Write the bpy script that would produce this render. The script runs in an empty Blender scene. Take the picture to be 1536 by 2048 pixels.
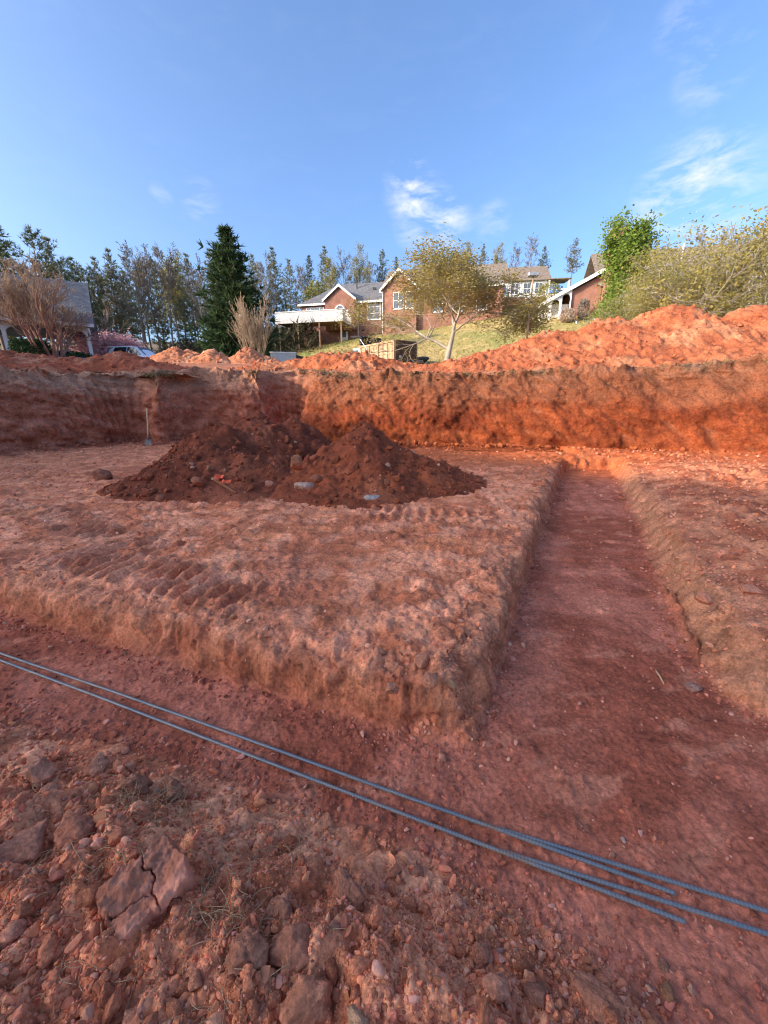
import bpy, bmesh, math, random
import numpy as np
from mathutils import Vector, Matrix

sc = bpy.context.scene
C = sc.collection
rad = math.radians

# ------------------------------------------------------------------ camera, sky, sun, exposure
FPX, EYE = 770.0, 1.65
PITCH = math.atan(224 / FPX)
cam_d = bpy.data.cameras.new('camera')
cam = bpy.data.objects.new('camera', cam_d)
C.objects.link(cam)
cam_d.sensor_fit = 'HORIZONTAL'
cam_d.sensor_width = 36.0
cam_d.lens = 36.0 * FPX / 1536.0
cam_d.clip_start, cam_d.clip_end = 0.05, 3000
cam.location = (0, 0, EYE)
cam.rotation_euler = (math.pi / 2 - PITCH, 0, 0)
sc.camera = cam

SUN_AZ = math.atan2(-0.93, -0.37)          # where the sun stands, clockwise from +Y
SUN_EL = rad(19)
SUN_TO = Vector((math.sin(SUN_AZ) * math.cos(SUN_EL), math.cos(SUN_AZ) * math.cos(SUN_EL), math.sin(SUN_EL)))

world = bpy.data.worlds.new('World')
sc.world = world
world.use_nodes = True
sun_d = bpy.data.lights.new('sun', 'SUN')
sun_d.energy = 1.75
sun_d.angle = rad(0.55)
sun_d.color = (1.0, 0.80, 0.58)
sun = bpy.data.objects.new('sun', sun_d)
C.objects.link(sun)
sun.rotation_euler = (-SUN_TO).to_track_quat('-Z', 'Y').to_euler()
sun.location = (-30, -20, 30)
sc.cycles.use_denoising = True
sc.cycles.filter_width = 1.15
sc.view_settings.view_transform = 'Standard'
sc.view_settings.look = 'None'
sc.view_settings.gamma = 1.0
sc.view_settings.use_curve_mapping = False
sc.view_settings.exposure = 1.92


def ray(px, py):
    dx, dy = (px - 768) / FPX, (1024 - py) / FPX
    c, s = math.cos(PITCH), math.sin(PITCH)
    return dx, c + dy * s, -s + dy * c


def at(px, py, D):
    """world point seen at a pixel of the photograph, D metres ahead"""
    x, f, z = ray(px, py)
    return Vector((x / f * D, D, EYE + z / f * D))


def on(px, py, z):
    """world point seen at a pixel, lying at height z"""
    x, f, zz = ray(px, py)
    t = (z - EYE) / zz
    return Vector((x * t, f * t, z))


def build_sky():
    nt = world.node_tree
    N, L = nt.nodes, nt.links
    bg = N['Background']
    bg.inputs[1].default_value = 0.118
    sk = N.new('ShaderNodeTexSky')
    sk.sky_type = 'NISHITA'
    sk.sun_disc = False
    sk.sun_elevation = SUN_EL
    sk.sun_rotation = SUN_AZ
    sk.air_density = 0.8
    sk.dust_density = 4.2
    sk.ozone_density = 4.6
    tc = N.new('ShaderNodeTexCoord')
    nrm = N.new('ShaderNodeVectorMath'); nrm.operation = 'NORMALIZE'
    L.new(tc.outputs['Generated'], nrm.inputs[0])
    total = None
    for px, py, r, amp in ((818, 378, 3.6, .9), (855, 440, 4.8, .95), (900, 450, 3.4, .7), (985, 445, 2.6, .6), (402, 402, 2.4, .6), (322, 390, 1.4, .45),
                           (1380, 370, 5.5, .6), (1410, 405, 6.5, .7), (1330, 395, 4, .45), (1425, 140, 3.4, .5), (1362, 45, 2.4, .45), (820, 348, 2.2, .45)):
        d = Vector(ray(px, py)).normalized()
        dot = N.new('ShaderNodeVectorMath'); dot.operation = 'DOT_PRODUCT'
        L.new(nrm.outputs[0], dot.inputs[0]); dot.inputs[1].default_value = d
        mr = N.new('ShaderNodeMapRange'); mr.interpolation_type = 'SMOOTHSTEP'
        mr.inputs[1].default_value = math.cos(rad(r)); mr.inputs[2].default_value = 1.0
        mr.inputs[3].default_value = 0; mr.inputs[4].default_value = amp * .8
        L.new(dot.outputs['Value'], mr.inputs[0])
        if total is None:
            total = mr.outputs[0]
        else:
            ad = N.new('ShaderNodeMath'); ad.operation = 'ADD'
            L.new(total, ad.inputs[0]); L.new(mr.outputs[0], ad.inputs[1]); total = ad.outputs[0]
    mp = N.new('ShaderNodeMapping'); mp.inputs['Scale'].default_value = (9, 9, 26)
    mp.inputs['Rotation'].default_value = (0.25, 0.32, 0)
    L.new(nrm.outputs[0], mp.inputs[0])
    nz = N.new('ShaderNodeTexNoise'); nz.inputs['Scale'].default_value = 1.25
    nz.inputs['Detail'].default_value = 9; nz.inputs['Roughness'].default_value = .62; nz.inputs['Distortion'].default_value = .35
    L.new(mp.outputs[0], nz.inputs['Vector'])
    mr = N.new('ShaderNodeMapRange'); mr.inputs[1].default_value = .43; mr.inputs[2].default_value = .74
    L.new(nz.outputs['Fac'], mr.inputs[0])
    mul = N.new('ShaderNodeMath'); mul.operation = 'MULTIPLY'; mul.use_clamp = True
    L.new(total, mul.inputs[0]); L.new(mr.outputs[0], mul.inputs[1])
    # faint cirrus everywhere
    mr2 = N.new('ShaderNodeMapRange'); mr2.inputs[1].default_value = .5; mr2.inputs[2].default_value = .9; mr2.inputs[4].default_value = .05
    L.new(nz.outputs['Fac'], mr2.inputs[0])
    mx0 = N.new('ShaderNodeMath'); mx0.operation = 'MAXIMUM'
    L.new(mul.outputs[0], mx0.inputs[0]); L.new(mr2.outputs[0], mx0.inputs[1])
    mx = N.new('ShaderNodeMix'); mx.data_type = 'RGBA'
    L.new(mx0.outputs[0], mx.inputs['Factor'])
    L.new(sk.outputs[0], mx.inputs[6]); mx.inputs[7].default_value = (2.3, 2.4, 2.5, 1)
    L.new(mx.outputs[2], bg.inputs[0])


build_sky()

# ------------------------------------------------------------------ numpy noise
G2 = np.array([(math.cos(a), math.sin(a)) for a in np.arange(16) * math.pi / 8])
_g = [(1, 1, 0), (-1, 1, 0), (1, -1, 0), (-1, -1, 0), (1, 0, 1), (-1, 0, 1), (1, 0, -1), (-1, 0, -1), (0, 1, 1), (0, -1, 1), (0, 1, -1), (0, -1, -1),
      (1, 1, 0), (-1, 1, 0), (0, -1, 1), (0, -1, -1)]
G3 = np.array(_g, float)


def hsh(a, b, c=0, seed=0):
    h = (a.astype(np.int64) * 374761393 + b.astype(np.int64) * 668265263 + np.int64(1) * c * 2147483647 + seed * 974634533) & 0xFFFFFFFF
    h = ((h ^ (h >> 13)) * 1274126177) & 0xFFFFFFFF
    h = ((h ^ (h >> 16)) * 2246822519) & 0xFFFFFFFF
    return h ^ (h >> 15)


def pn2(x, y, seed=0):
    x = np.asarray(x, float); y = np.asarray(y, float)
    ix, iy = np.floor(x), np.floor(y)
    fx, fy = x - ix, y - iy
    ux, uy = fx * fx * fx * (fx * (fx * 6 - 15) + 10), fy * fy * fy * (fy * (fy * 6 - 15) + 10)
    o = []
    for j in (0, 1):
        for i in (0, 1):
            g = G2[hsh(ix + i, iy + j, 0, seed) & 15]
            o.append(g[..., 0] * (fx - i) + g[..., 1] * (fy - j))
    a = o[0] + ux * (o[1] - o[0]); b = o[2] + ux * (o[3] - o[2])
    return (a + uy * (b - a)) * 1.5


def pn3(x, y, z, seed=0):
    x = np.asarray(x, float); y = np.asarray(y, float); z = np.asarray(z, float)
    ix, iy, iz = np.floor(x), np.floor(y), np.floor(z)
    fx, fy, fz = x - ix, y - iy, z - iz
    u, v, w = (t * t * (3 - 2 * t) for t in (fx, fy, fz))
    r = 0
    for k in (0, 1):
        for j in (0, 1):
            for i in (0, 1):
                g = G3[hsh(ix + i, iy + j, (iz + k).astype(np.int64), seed) & 15]
                d = g[..., 0] * (fx - i) + g[..., 1] * (fy - j) + g[..., 2] * (fz - k)
                r = r + d * (u if i else 1 - u) * (v if j else 1 - v) * (w if k else 1 - w)
    return r


def fbm2(x, y, f, octv=4, seed=0, gain=.5, ridged=False):
    r, a, t = 0, 1., 0
    for o in range(octv):
        n = pn2(x * f, y * f, seed + o * 17)
        if ridged:
            n = 1 - 2 * np.abs(n)
        r = r + a * n; t += a; a *= gain; f *= 2.03
    return r / t


def fbm3(p, f, octv=4, seed=0, gain=.5):
    r, a, t = 0, 1., 0
    for o in range(octv):
        r = r + a * pn3(p[:, 0] * f, p[:, 1] * f, p[:, 2] * f, seed + o * 17); t += a; a *= gain; f *= 2.03
    return r / t


def worley2(x, y, f, seed=0, jit=.9):
    """F1, F2 and a 0..1 id of the nearest cell"""
    x = x * f; y = y * f
    ix, iy = np.floor(x), np.floor(y)
    d1 = np.full(x.shape, 9.); d2 = d1.copy(); idn = np.zeros(x.shape)
    for j in (-1, 0, 1):
        for i in (-1, 0, 1):
            h = hsh(ix + i, iy + j, 0, seed)
            cx = ix + i + .5 + ((h & 1023) / 1023. - .5) * jit; cy = iy + j + .5 + (((h >> 10) & 1023) / 1023. - .5) * jit
            d = np.hypot(x - cx, y - cy)
            near = d < d1
            d2 = np.where(near, d1, np.minimum(d2, d)); idn = np.where(near, ((h >> 20) & 1023) / 1023., idn); d1 = np.where(near, d, d1)
    return d1, d2, idn


def cobble(x, y, f, seed, lo=.15, fill=.7):
    """bumps of clods: 0..1 domes of uneven size, some cells empty"""
    d1, d2, i = worley2(x, y, f, seed)
    r = lo + .4 * i
    h = np.clip(1 - (d1 / r) ** 2, 0, 1) ** .8 * r * 1.3
    return np.where(i > 1 - fill, h, 0), i


def ss(a, b, x):
    t = np.clip((np.asarray(x, float) - a) / (b - a), 0, 1)
    return t * t * (3 - 2 * t)


def mixc(a, b, t):
    t = np.asarray(t)[..., None]
    return np.asarray(a) * (1 - t) + np.asarray(b) * t


def poly_sd(px, py, poly):
    """signed distance to a polygon, negative inside"""
    P = np.array(poly, float)
    d = np.full(px.shape, 1e9); ins = np.zeros(px.shape, bool)
    for i in range(len(P)):
        a, b = P[i], P[(i + 1) % len(P)]
        ex, ey = b - a
        wx, wy = px - a[0], py - a[1]
        t = np.clip((wx * ex + wy * ey) / (ex * ex + ey * ey), 0, 1)
        d = np.minimum(d, np.hypot(wx - ex * t, wy - ey * t))
        if ey != 0:
            c = ((a[1] <= py) & (b[1] > py)) | ((b[1] <= py) & (a[1] > py))
            ins ^= c & (px < a[0] + (py - a[1]) / ey * ex)
    return np.where(ins, -d, d)


# ------------------------------------------------------------------ object helpers
def new_obj(name, me, mat=None, parent=None):
    o = bpy.data.objects.new(name, me)
    C.objects.link(o)
    if mat is not None and me is not None:
        me.materials.append(mat)
    if parent is not None:
        o.parent = parent
    return o


def tag(o, label=None, cat=None, group=None, kind=None):
    if label: o['label'] = label
    if cat: o['category'] = cat
    if group: o['group'] = group
    if kind: o['kind'] = kind
    return o


def thing(name, label, cat, loc=(0, 0, 0), rz=0, group=None):
    o = bpy.data.objects.new(name, None)
    C.objects.link(o)
    o.empty_display_size = .2
    o.location = loc; o.rotation_euler = (0, 0, rz)
    return tag(o, label, cat, group)


def np_mesh(name, v, f, col=None, smooth=True):
    """f: an (n,3) or (n,4) index array, or a list of such arrays"""
    fs = [np.asarray(a, np.int32) for a in (f if isinstance(f, list) else [f]) if len(a)]
    me = bpy.data.meshes.new(name)
    me.vertices.add(len(v)); me.vertices.foreach_set('co', np.ascontiguousarray(v, np.float32).ravel())
    lt = np.concatenate([np.full(len(a), a.shape[1], np.int32) for a in fs])
    li = np.concatenate([a.ravel() for a in fs])
    ls = np.concatenate([[0], np.cumsum(lt)[:-1]]).astype(np.int32)
    me.loops.add(len(li)); me.loops.foreach_set('vertex_index', li)
    me.polygons.add(len(lt)); me.polygons.foreach_set('loop_start', ls); me.polygons.foreach_set('loop_total', lt)
    me.polygons.foreach_set('use_smooth', np.full(len(lt), smooth))
    if col is not None:
        ca = me.color_attributes.new('Col', 'FLOAT_COLOR', 'POINT')
        c4 = np.ones((len(v), 4), np.float32); c4[:, :3] = col
        ca.data.foreach_set('color', c4.ravel())
    me.update(calc_edges=True)
    me.validate()
    return me


def grid_faces(nr, nc, keep=None):
    i = np.arange(nr - 1)[:, None] * nc + np.arange(nc - 1)[None]
    q = np.stack([i, i + 1, i + nc + 1, i + nc], -1).reshape(-1, 4)
    return q if keep is None else q[keep.ravel()]


def copy_tree(o, parent=None):
    c = o.copy()
    C.objects.link(c)
    if parent is not None: c.parent = parent
    for ch in list(o.children):
        copy_tree(ch, c)
    return c


class MB:
    """collects boxes, prisms, tubes; build() links them as one mesh"""
    def __init__(s): s.v, s.f = [], []

    def add(s, v, f):
        n = len(s.v); s.v += [tuple(p) for p in v]; s.f += [tuple(i + n for i in q) for q in f]; return s

    def box(s, x0, x1, y0, y1, z0, z1, bev=0):
        if bev <= 0:
            v = [(x, y, z) for z in (z0, z1) for x, y in ((x0, y0), (x1, y0), (x1, y1), (x0, y1))]
            return s.add(v, [(3, 2, 1, 0), (4, 5, 6, 7), (0, 1, 5, 4), (1, 2, 6, 5), (2, 3, 7, 6), (3, 0, 4, 7)])
        b = bev
        ring = lambda z, i: [(x0 + i + b * c, y0 + i + b * d, z) if 0 else None for c, d in ()]
        out = []
        for z, i in ((z0, b), (z0 + b, 0), (z1 - b, 0), (z1, b)):
            out += [(x0 + i, y0 + b, z), (x0 + b, y0 + i, z), (x1 - b, y0 + i, z), (x1 - i, y0 + b, z), (x1 - i, y1 - b, z), (x1 - b, y1 - i, z), (x0 + b, y1 - i, z), (x0 + i, y1 - b, z)] if i == 0 else \
                   [(x0 + i, y0 + i, z), (x0 + i, y0 + i, z), (x1 - i, y0 + i, z), (x1 - i, y0 + i, z), (x1 - i, y1 - i, z), (x1 - i, y1 - i, z), (x0 + i, y1 - i, z), (x0 + i, y1 - i, z)]
        f = [tuple(range(7, -1, -1)), tuple(range(24, 32))]
        for k in range(3):
            for j in range(8):
                a, c = k * 8 + j, k * 8 + (j + 1) % 8
                f.append((a, c, c + 8, a + 8))
        return s.add(out, f)

    def prism(s, poly, axis, a, b):
        """poly: 2-D outline in the two other axes (x,z for axis y; y,z for axis x; x,y for axis z)"""
        n = len(poly)
        mk = {'x': lambda p, t: (t, p[0], p[1]), 'y': lambda p, t: (p[0], t, p[1]), 'z': lambda p, t: (p[0], p[1], t)}[axis]
        v = [mk(p, a) for p in poly] + [mk(p, b) for p in poly]
        f = [tuple(range(n))[::-1], tuple(range(n, 2 * n))] + [(i, (i + 1) % n, n + (i + 1) % n, n + i) for i in range(n)]
        return s.add(v, f)

    def tube(s, pts, rs, n=8, cap=True):
        pts = [Vector(p) for p in pts]
        if not hasattr(rs, '__len__'): rs = [rs] * len(pts)
        base = len(s.v); up = None
        for i, p in enumerate(pts):
            d = (pts[min(i + 1, len(pts) - 1)] - pts[max(i - 1, 0)]).normalized()
            if up is None: up = d.orthogonal().normalized()
            up = (up - d * up.dot(d)).normalized()
            w = d.cross(up)
            for k in range(n):
                a = 2 * math.pi * k / n
                s.v.append(tuple(p + (up * math.cos(a) + w * math.sin(a)) * rs[i]))
        for i in range(len(pts) - 1):
            for k in range(n):
                a, b = base + i * n + k, base + i * n + (k + 1) % n
                s.f.append((a, b, b + n, a + n))
        if cap:
            s.f.append(tuple(base + k for k in range(n))[::-1]); s.f.append(tuple(base + (len(pts) - 1) * n + k for k in range(n)))
        return s

    def build(s, name, mat, parent=None, smooth=False, fix=True):
        me = bpy.data.meshes.new(name)
        me.from_pydata(s.v, [], s.f)
        if fix:
            bm = bmesh.new(); bm.from_mesh(me)
            bmesh.ops.remove_doubles(bm, verts=bm.verts, dist=1e-5)
            bmesh.ops.recalc_face_normals(bm, faces=bm.faces); bm.to_mesh(me); bm.free()
        if smooth:
            me.polygons.foreach_set('use_smooth', [True] * len(me.polygons))
        me.update()
        return new_obj(name, me, mat, parent)


# ------------------------------------------------------------------ materials
def mat_nodes(name):
    m = bpy.data.materials.new(name)
    m.use_nodes = True
    nt = m.node_tree
    b = nt.nodes['Principled BSDF']
    return m, nt, nt.nodes, nt.links, b


def spec(b, v):
    b.inputs['Specular IOR Level'].default_value = v


def clay(name, fine=55., bump=.5, rnd=False, bdist=.01, contrast=.42):
    m, nt, N, L, b = mat_nodes(name)
    b.inputs['Roughness'].default_value = .96; spec(b, .12)
    at_ = N.new('ShaderNodeAttribute'); at_.attribute_name = 'Col'
    tc = N.new('ShaderNodeTexCoord')
    n1 = N.new('ShaderNodeTexNoise'); n1.inputs['Scale'].default_value = fine; n1.inputs['Detail'].default_value = 7; n1.inputs['Roughness'].default_value = .7
    n2 = N.new('ShaderNodeTexNoise'); n2.inputs['Scale'].default_value = fine / 9; n2.inputs['Detail'].default_value = 5; n2.inputs['Roughness'].default_value = .65
    L.new(tc.outputs['Object'], n1.inputs['Vector']); L.new(tc.outputs['Object'], n2.inputs['Vector'])
    r1 = N.new('ShaderNodeMapRange'); r1.inputs[1].default_value = .28; r1.inputs[2].default_value = .72
    r1.inputs[3].default_value = 1 - contrast; r1.inputs[4].default_value = 1 + contrast
    r2 = N.new('ShaderNodeMapRange'); r2.inputs[1].default_value = .3; r2.inputs[2].default_value = .7
    r2.inputs[3].default_value = 1 - contrast * .6; r2.inputs[4].default_value = 1 + contrast * .6
    L.new(n1.outputs['Fac'], r1.inputs[0]); L.new(n2.outputs['Fac'], r2.inputs[0])
    mu = N.new('ShaderNodeMath'); mu.operation = 'MULTIPLY'
    L.new(r1.outputs[0], mu.inputs[0]); L.new(r2.outputs[0], mu.inputs[1])
    out = mu.outputs[0]
    if rnd:
        oi = N.new('ShaderNodeObjectInfo')
        rr = N.new('ShaderNodeMapRange'); rr.inputs[3].default_value = .75; rr.inputs[4].default_value = 1.25
        L.new(oi.outputs['Random'], rr.inputs[0])
        m2 = N.new('ShaderNodeMath'); m2.operation = 'MULTIPLY'; L.new(out, m2.inputs[0]); L.new(rr.outputs[0], m2.inputs[1]); out = m2.outputs[0]
    vm = N.new('ShaderNodeVectorMath'); vm.operation = 'SCALE'
    L.new(at_.outputs['Color'], vm.inputs[0]); L.new(out, vm.inputs['Scale'])
    L.new(vm.outputs[0], b.inputs['Base Color'])
    ad = N.new('ShaderNodeMath'); ad.operation = 'MULTIPLY_ADD'; ad.inputs[1].default_value = .45
    L.new(n1.outputs['Fac'], ad.inputs[0]); L.new(n2.outputs['Fac'], ad.inputs[2])
    bp = N.new('ShaderNodeBump'); bp.inputs['Strength'].default_value = bump; bp.inputs['Distance'].default_value = bdist
    L.new(ad.outputs[0], bp.inputs['Height']); L.new(bp.outputs[0], b.inputs['Normal'])
    return m


def plain(name, col, rough=.6, var=.15, scale=6., metal=0., bump=0., spc=.3, col2=None, stretch=(1, 1, 1)):
    """a painted or weathered surface: colour broken up by noise"""
    m, nt, N, L, b = mat_nodes(name)
    b.inputs['Roughness'].default_value = rough; b.inputs['Metallic'].default_value = metal; spec(b, spc)
    tc = N.new('ShaderNodeTexCoord'); mp = N.new('ShaderNodeMapping'); mp.inputs['Scale'].default_value = stretch
    L.new(tc.outputs['Object'], mp.inputs[0])
    n = N.new('ShaderNodeTexNoise'); n.inputs['Scale'].default_value = scale; n.inputs['Detail'].default_value = 6; n.inputs['Roughness'].default_value = .6
    L.new(mp.outputs[0], n.inputs['Vector'])
    rp = N.new('ShaderNodeValToRGB')
    c1 = [c * (1 - var) for c in col]; c2 = list(col2) if col2 else [min(1, c * (1 + var)) for c in col]
    rp.color_ramp.elements[0].position = .32; rp.color_ramp.elements[1].position = .68
    rp.color_ramp.elements[0].color = (*c1, 1); rp.color_ramp.elements[1].color = (*c2, 1)
    L.new(n.outputs['Fac'], rp.inputs[0]); L.new(rp.outputs[0], b.inputs['Base Color'])
    if bump:
        bp = N.new('ShaderNodeBump'); bp.inputs['Strength'].default_value = bump; bp.inputs['Distance'].default_value = .02
        L.new(n.outputs['Fac'], bp.inputs['Height']); L.new(bp.outputs[0], b.inputs['Normal'])
    return m


def leafmat(name, c1, c2, trans=.35, scale=1.3):
    m, nt, N, L, b = mat_nodes(name)
    nt.nodes.remove(b)
    out = N['Material Output']
    tc = N.new('ShaderNodeTexCoord')
    n = N.new('ShaderNodeTexNoise'); n.inputs['Scale'].default_value = scale; n.inputs['Detail'].default_value = 8; n.inputs['Roughness'].default_value = .8
    L.new(tc.outputs['Object'], n.inputs['Vector'])
    rp = N.new('ShaderNodeValToRGB')
    rp.color_ramp.elements[0].position = .33; rp.color_ramp.elements[1].position = .67
    rp.color_ramp.elements[0].color = (*c1, 1); rp.color_ramp.elements[1].color = (*c2, 1)
    L.new(n.outputs['Fac'], rp.inputs[0])
    d = N.new('ShaderNodeBsdfDiffuse'); t = N.new('ShaderNodeBsdfTranslucent'); mx = N.new('ShaderNodeMixShader'); mx.inputs[0].default_value = trans
    L.new(rp.outputs[0], d.inputs[0]); L.new(rp.outputs[0], t.inputs[0])
    L.new(d.outputs[0], mx.inputs[1]); L.new(t.outputs[0], mx.inputs[2]); L.new(mx.outputs[0], out.inputs[0])
    return m


def brickmat(name, c1, c2, mortar):
    m, nt, N, L, b = mat_nodes(name)
    b.inputs['Roughness'].default_value = .9; spec(b, .15)
    tc = N.new('ShaderNodeTexCoord')
    sp = N.new('ShaderNodeSeparateXYZ'); L.new(tc.outputs['Object'], sp.inputs[0])
    ad = N.new('ShaderNodeMath'); L.new(sp.outputs[0], ad.inputs[0]); L.new(sp.outputs[1], ad.inputs[1])
    cb = N.new('ShaderNodeCombineXYZ'); L.new(ad.outputs[0], cb.inputs[0]); L.new(sp.outputs[2], cb.inputs[1])
    br = N.new('ShaderNodeTexBrick'); br.inputs['Scale'].default_value = 1.0
    br.inputs['Brick Width'].default_value = .21; br.inputs['Row Height'].default_value = .075; br.inputs['Mortar Size'].default_value = .008
    br.inputs['Color1'].default_value = (*c1, 1); br.inputs['Color2'].default_value = (*c2, 1); br.inputs['Mortar'].default_value = (*mortar, 1)
    L.new(cb.outputs[0], br.inputs['Vector'])
    n = N.new('ShaderNodeTexNoise'); n.inputs['Scale'].default_value = 1.2; n.inputs['Detail'].default_value = 6
    L.new(tc.outputs['Object'], n.inputs['Vector'])
    r = N.new('ShaderNodeMapRange'); r.inputs[1].default_value = .3; r.inputs[2].default_value = .7; r.inputs[3].default_value = .78; r.inputs[4].default_value = 1.18
    L.new(n.outputs['Fac'], r.inputs[0])
    vm = N.new('ShaderNodeVectorMath'); vm.operation = 'SCALE'; L.new(br.outputs[0], vm.inputs[0]); L.new(r.outputs[0], vm.inputs['Scale'])
    L.new(vm.outputs[0], b.inputs['Base Color'])
    return m


def shinglemat(name, c1, c2):
    m, nt, N, L, b = mat_nodes(name)
    b.inputs['Roughness'].default_value = .93; spec(b, .15)
    tc = N.new('ShaderNodeTexCoord')
    br = N.new('ShaderNodeTexBrick'); br.inputs['Scale'].default_value = 1.
    br.inputs['Brick Width'].default_value = .3; br.inputs['Row Height'].default_value = .12; br.inputs['Mortar Size'].default_value = .006
    br.inputs['Color1'].default_value = (*c1, 1); br.inputs['Color2'].default_value = (*c2, 1); br.inputs['Mortar'].default_value = tuple(c * .5 for c in c1) + (1,)
    br.inputs['Bias'].default_value = -.1
    L.new(tc.outputs['Object'], br.inputs['Vector'])
    n = N.new('ShaderNodeTexNoise'); n.inputs['Scale'].default_value = 3.; n.inputs['Detail'].default_value = 8; n.inputs['Roughness'].default_value = .7
    L.new(tc.outputs['Object'], n.inputs['Vector'])
    r = N.new('ShaderNodeMapRange'); r.inputs[1].default_value = .3; r.inputs[2].default_value = .7; r.inputs[3].default_value = .7; r.inputs[4].default_value = 1.3
    L.new(n.outputs['Fac'], r.inputs[0])
    vm = N.new('ShaderNodeVectorMath'); vm.operation = 'SCALE'; L.new(br.outputs[0], vm.inputs[0]); L.new(r.outputs[0], vm.inputs['Scale'])
    L.new(vm.outputs[0], b.inputs['Base Color'])
    return m


M = {}
M['clay'] = clay('red_clay', 50, .85, bdist=.024, contrast=.55)
M['clay_far'] = clay('red_clay_bank', 20, .9, bdist=.06, contrast=.55)
M['clod'] = clay('clay_clod', 5, .7, rnd=True, bdist=.045, contrast=.45)
M['crumb'] = clay('clay_crumb', 90, .35, bdist=.004, contrast=.2)
M['white'] = plain('white_paint', (.78, .77, .74), .5, .06, 3)
M['cream'] = plain('cream_trim', (.74, .70, .62), .55, .07, 3)
M['oldwhite'] = plain('weathered_white_wood', (.66, .66, .66), .7, .18, 5, stretch=(6, 6, 1), bump=.1)
M['brick'] = brickmat('red_brick', (.22, .080, .055), (.28, .11, .075), (.30, .23, .19))
M['brick2'] = brickmat('orange_brick', (.27, .10, .065), (.33, .135, .085), (.33, .25, .2))
M['shingle'] = shinglemat('grey_shingle', (.13, .13, .14), (.20, .20, .205))
M['shingle_b'] = shinglemat('brown_shingle', (.20, .16, .125), (.28, .22, .175))
M['glass'] = plain('window_glass', (.10, .13, .16), .08, .2, 2, spc=.8)
M['carglass'] = plain('car_glass', (.02, .025, .03), .06, .2, 2, spc=.7)
M['dark'] = plain('dark_paint', (.035, .033, .03), .6, .3, 4)  # mottled near-black paint
M['wood'] = plain('brown_wood', (.22, .13, .08), .75, .25, 5, stretch=(8, 8, 1), bump=.1)
M['steel'] = plain('grey_steel', (.42, .43, .44), .45, .15, 3, metal=.5)
M['tan_steel'] = plain('tan_dump_bed_paint', (.46, .27, .15), .65, .25, 2.5, col2=(.55, .36, .23))
M['brown_steel'] = plain('brown_tailgate_paint', (.13, .075, .06), .65, .3, 3)
M['truck_white'] = plain('truck_cab_paint', (.62, .66, .66), .35, .06, 2, spc=.5)
M['car_white'] = plain('car_paint_white', (.72, .76, .80), .22, .03, 1, spc=.6)
M['rubber'] = plain('rubber', (.03, .03, .03), .8, .2, 12)
M['orange'] = plain('orange_fluorescent_paint', (.85, .12, .04), .6, .15, 10)
M['handle'] = plain('ash_wood_handle', (.55, .36, .18), .6, .15, 8)
M['pvc'] = plain('white_plastic', (.7, .7, .68), .4, .06, 4)
M['black'] = plain('black_mesh_tarp', (.025, .025, .028), .75, .3, 5)
M['bark'] = plain('grey_bark', (.20, .17, .145), .9, .3, 5, stretch=(1, 1, .4), bump=.3)
M['bark_b'] = plain('brown_bark', (.16, .105, .08), .9, .3, 5, stretch=(1, 1, .4), bump=.3)
M['bark_red'] = plain('reddish_smooth_bark', (.28, .15, .11), .8, .35, 4, stretch=(2, 2, .5), bump=.2)
M['bark_tan'] = plain('tan_twig_bark', (.36, .26, .17), .9, .2, 5)
M['bark_pale'] = plain('pale_bark', (.36, .32, .26), .9, .25, 5, stretch=(1, 1, .4), bump=.3)
M['pine'] = leafmat('pine_needles', (.078, .105, .050), (.16, .18, .082), .35)
M['pine_w'] = leafmat('pale_pine_needles', (.12, .14, .075), (.25, .25, .135), .4)
M['cedar'] = leafmat('dark_cedar_needles', (.028, .055, .026), (.085, .12, .048), .25, 1.2)
M['bud'] = leafmat('olive_gold_buds', (.25, .205, .06), (.46, .38, .13), .45, 2)
M['bud_g'] = leafmat('olive_green_buds', (.23, .21, .06), (.42, .38, .12), .45, 2)
M['fresh'] = leafmat('fresh_green_leaves', (.14, .22, .04), (.28, .36, .08), .5, 2)
M['pink'] = leafmat('pink_blossom', (.66, .34, .35), (.82, .54, .52), .35, 3)
M['hedge'] = leafmat('dark_hedge_leaves', (.018, .04, .022), (.05, .09, .04), .2, 3)
M['twigleaf'] = leafmat('brown_seed_twigs', (.34, .245, .18), (.52, .40, .30), .35, 2)
M['greytwig'] = leafmat('grey_fine_twigs', (.17, .15, .12), (.30, .26, .21), .3, 2)
M['brush'] = leafmat('woodland_brush', (.05, .055, .035), (.13, .11, .07), .3, .8)
M['straw'] = leafmat('dry_straw', (.46, .28, .15), (.66, .46, .27), .3, 30)
M['stone'] = plain('pale_grey_stone', (.40, .35, .31), .9, .25, 14, bump=.3, col2=(.52, .46, .42))
M['root'] = plain('pale_root', (.36, .24, .16), .85, .2, 30)

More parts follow.
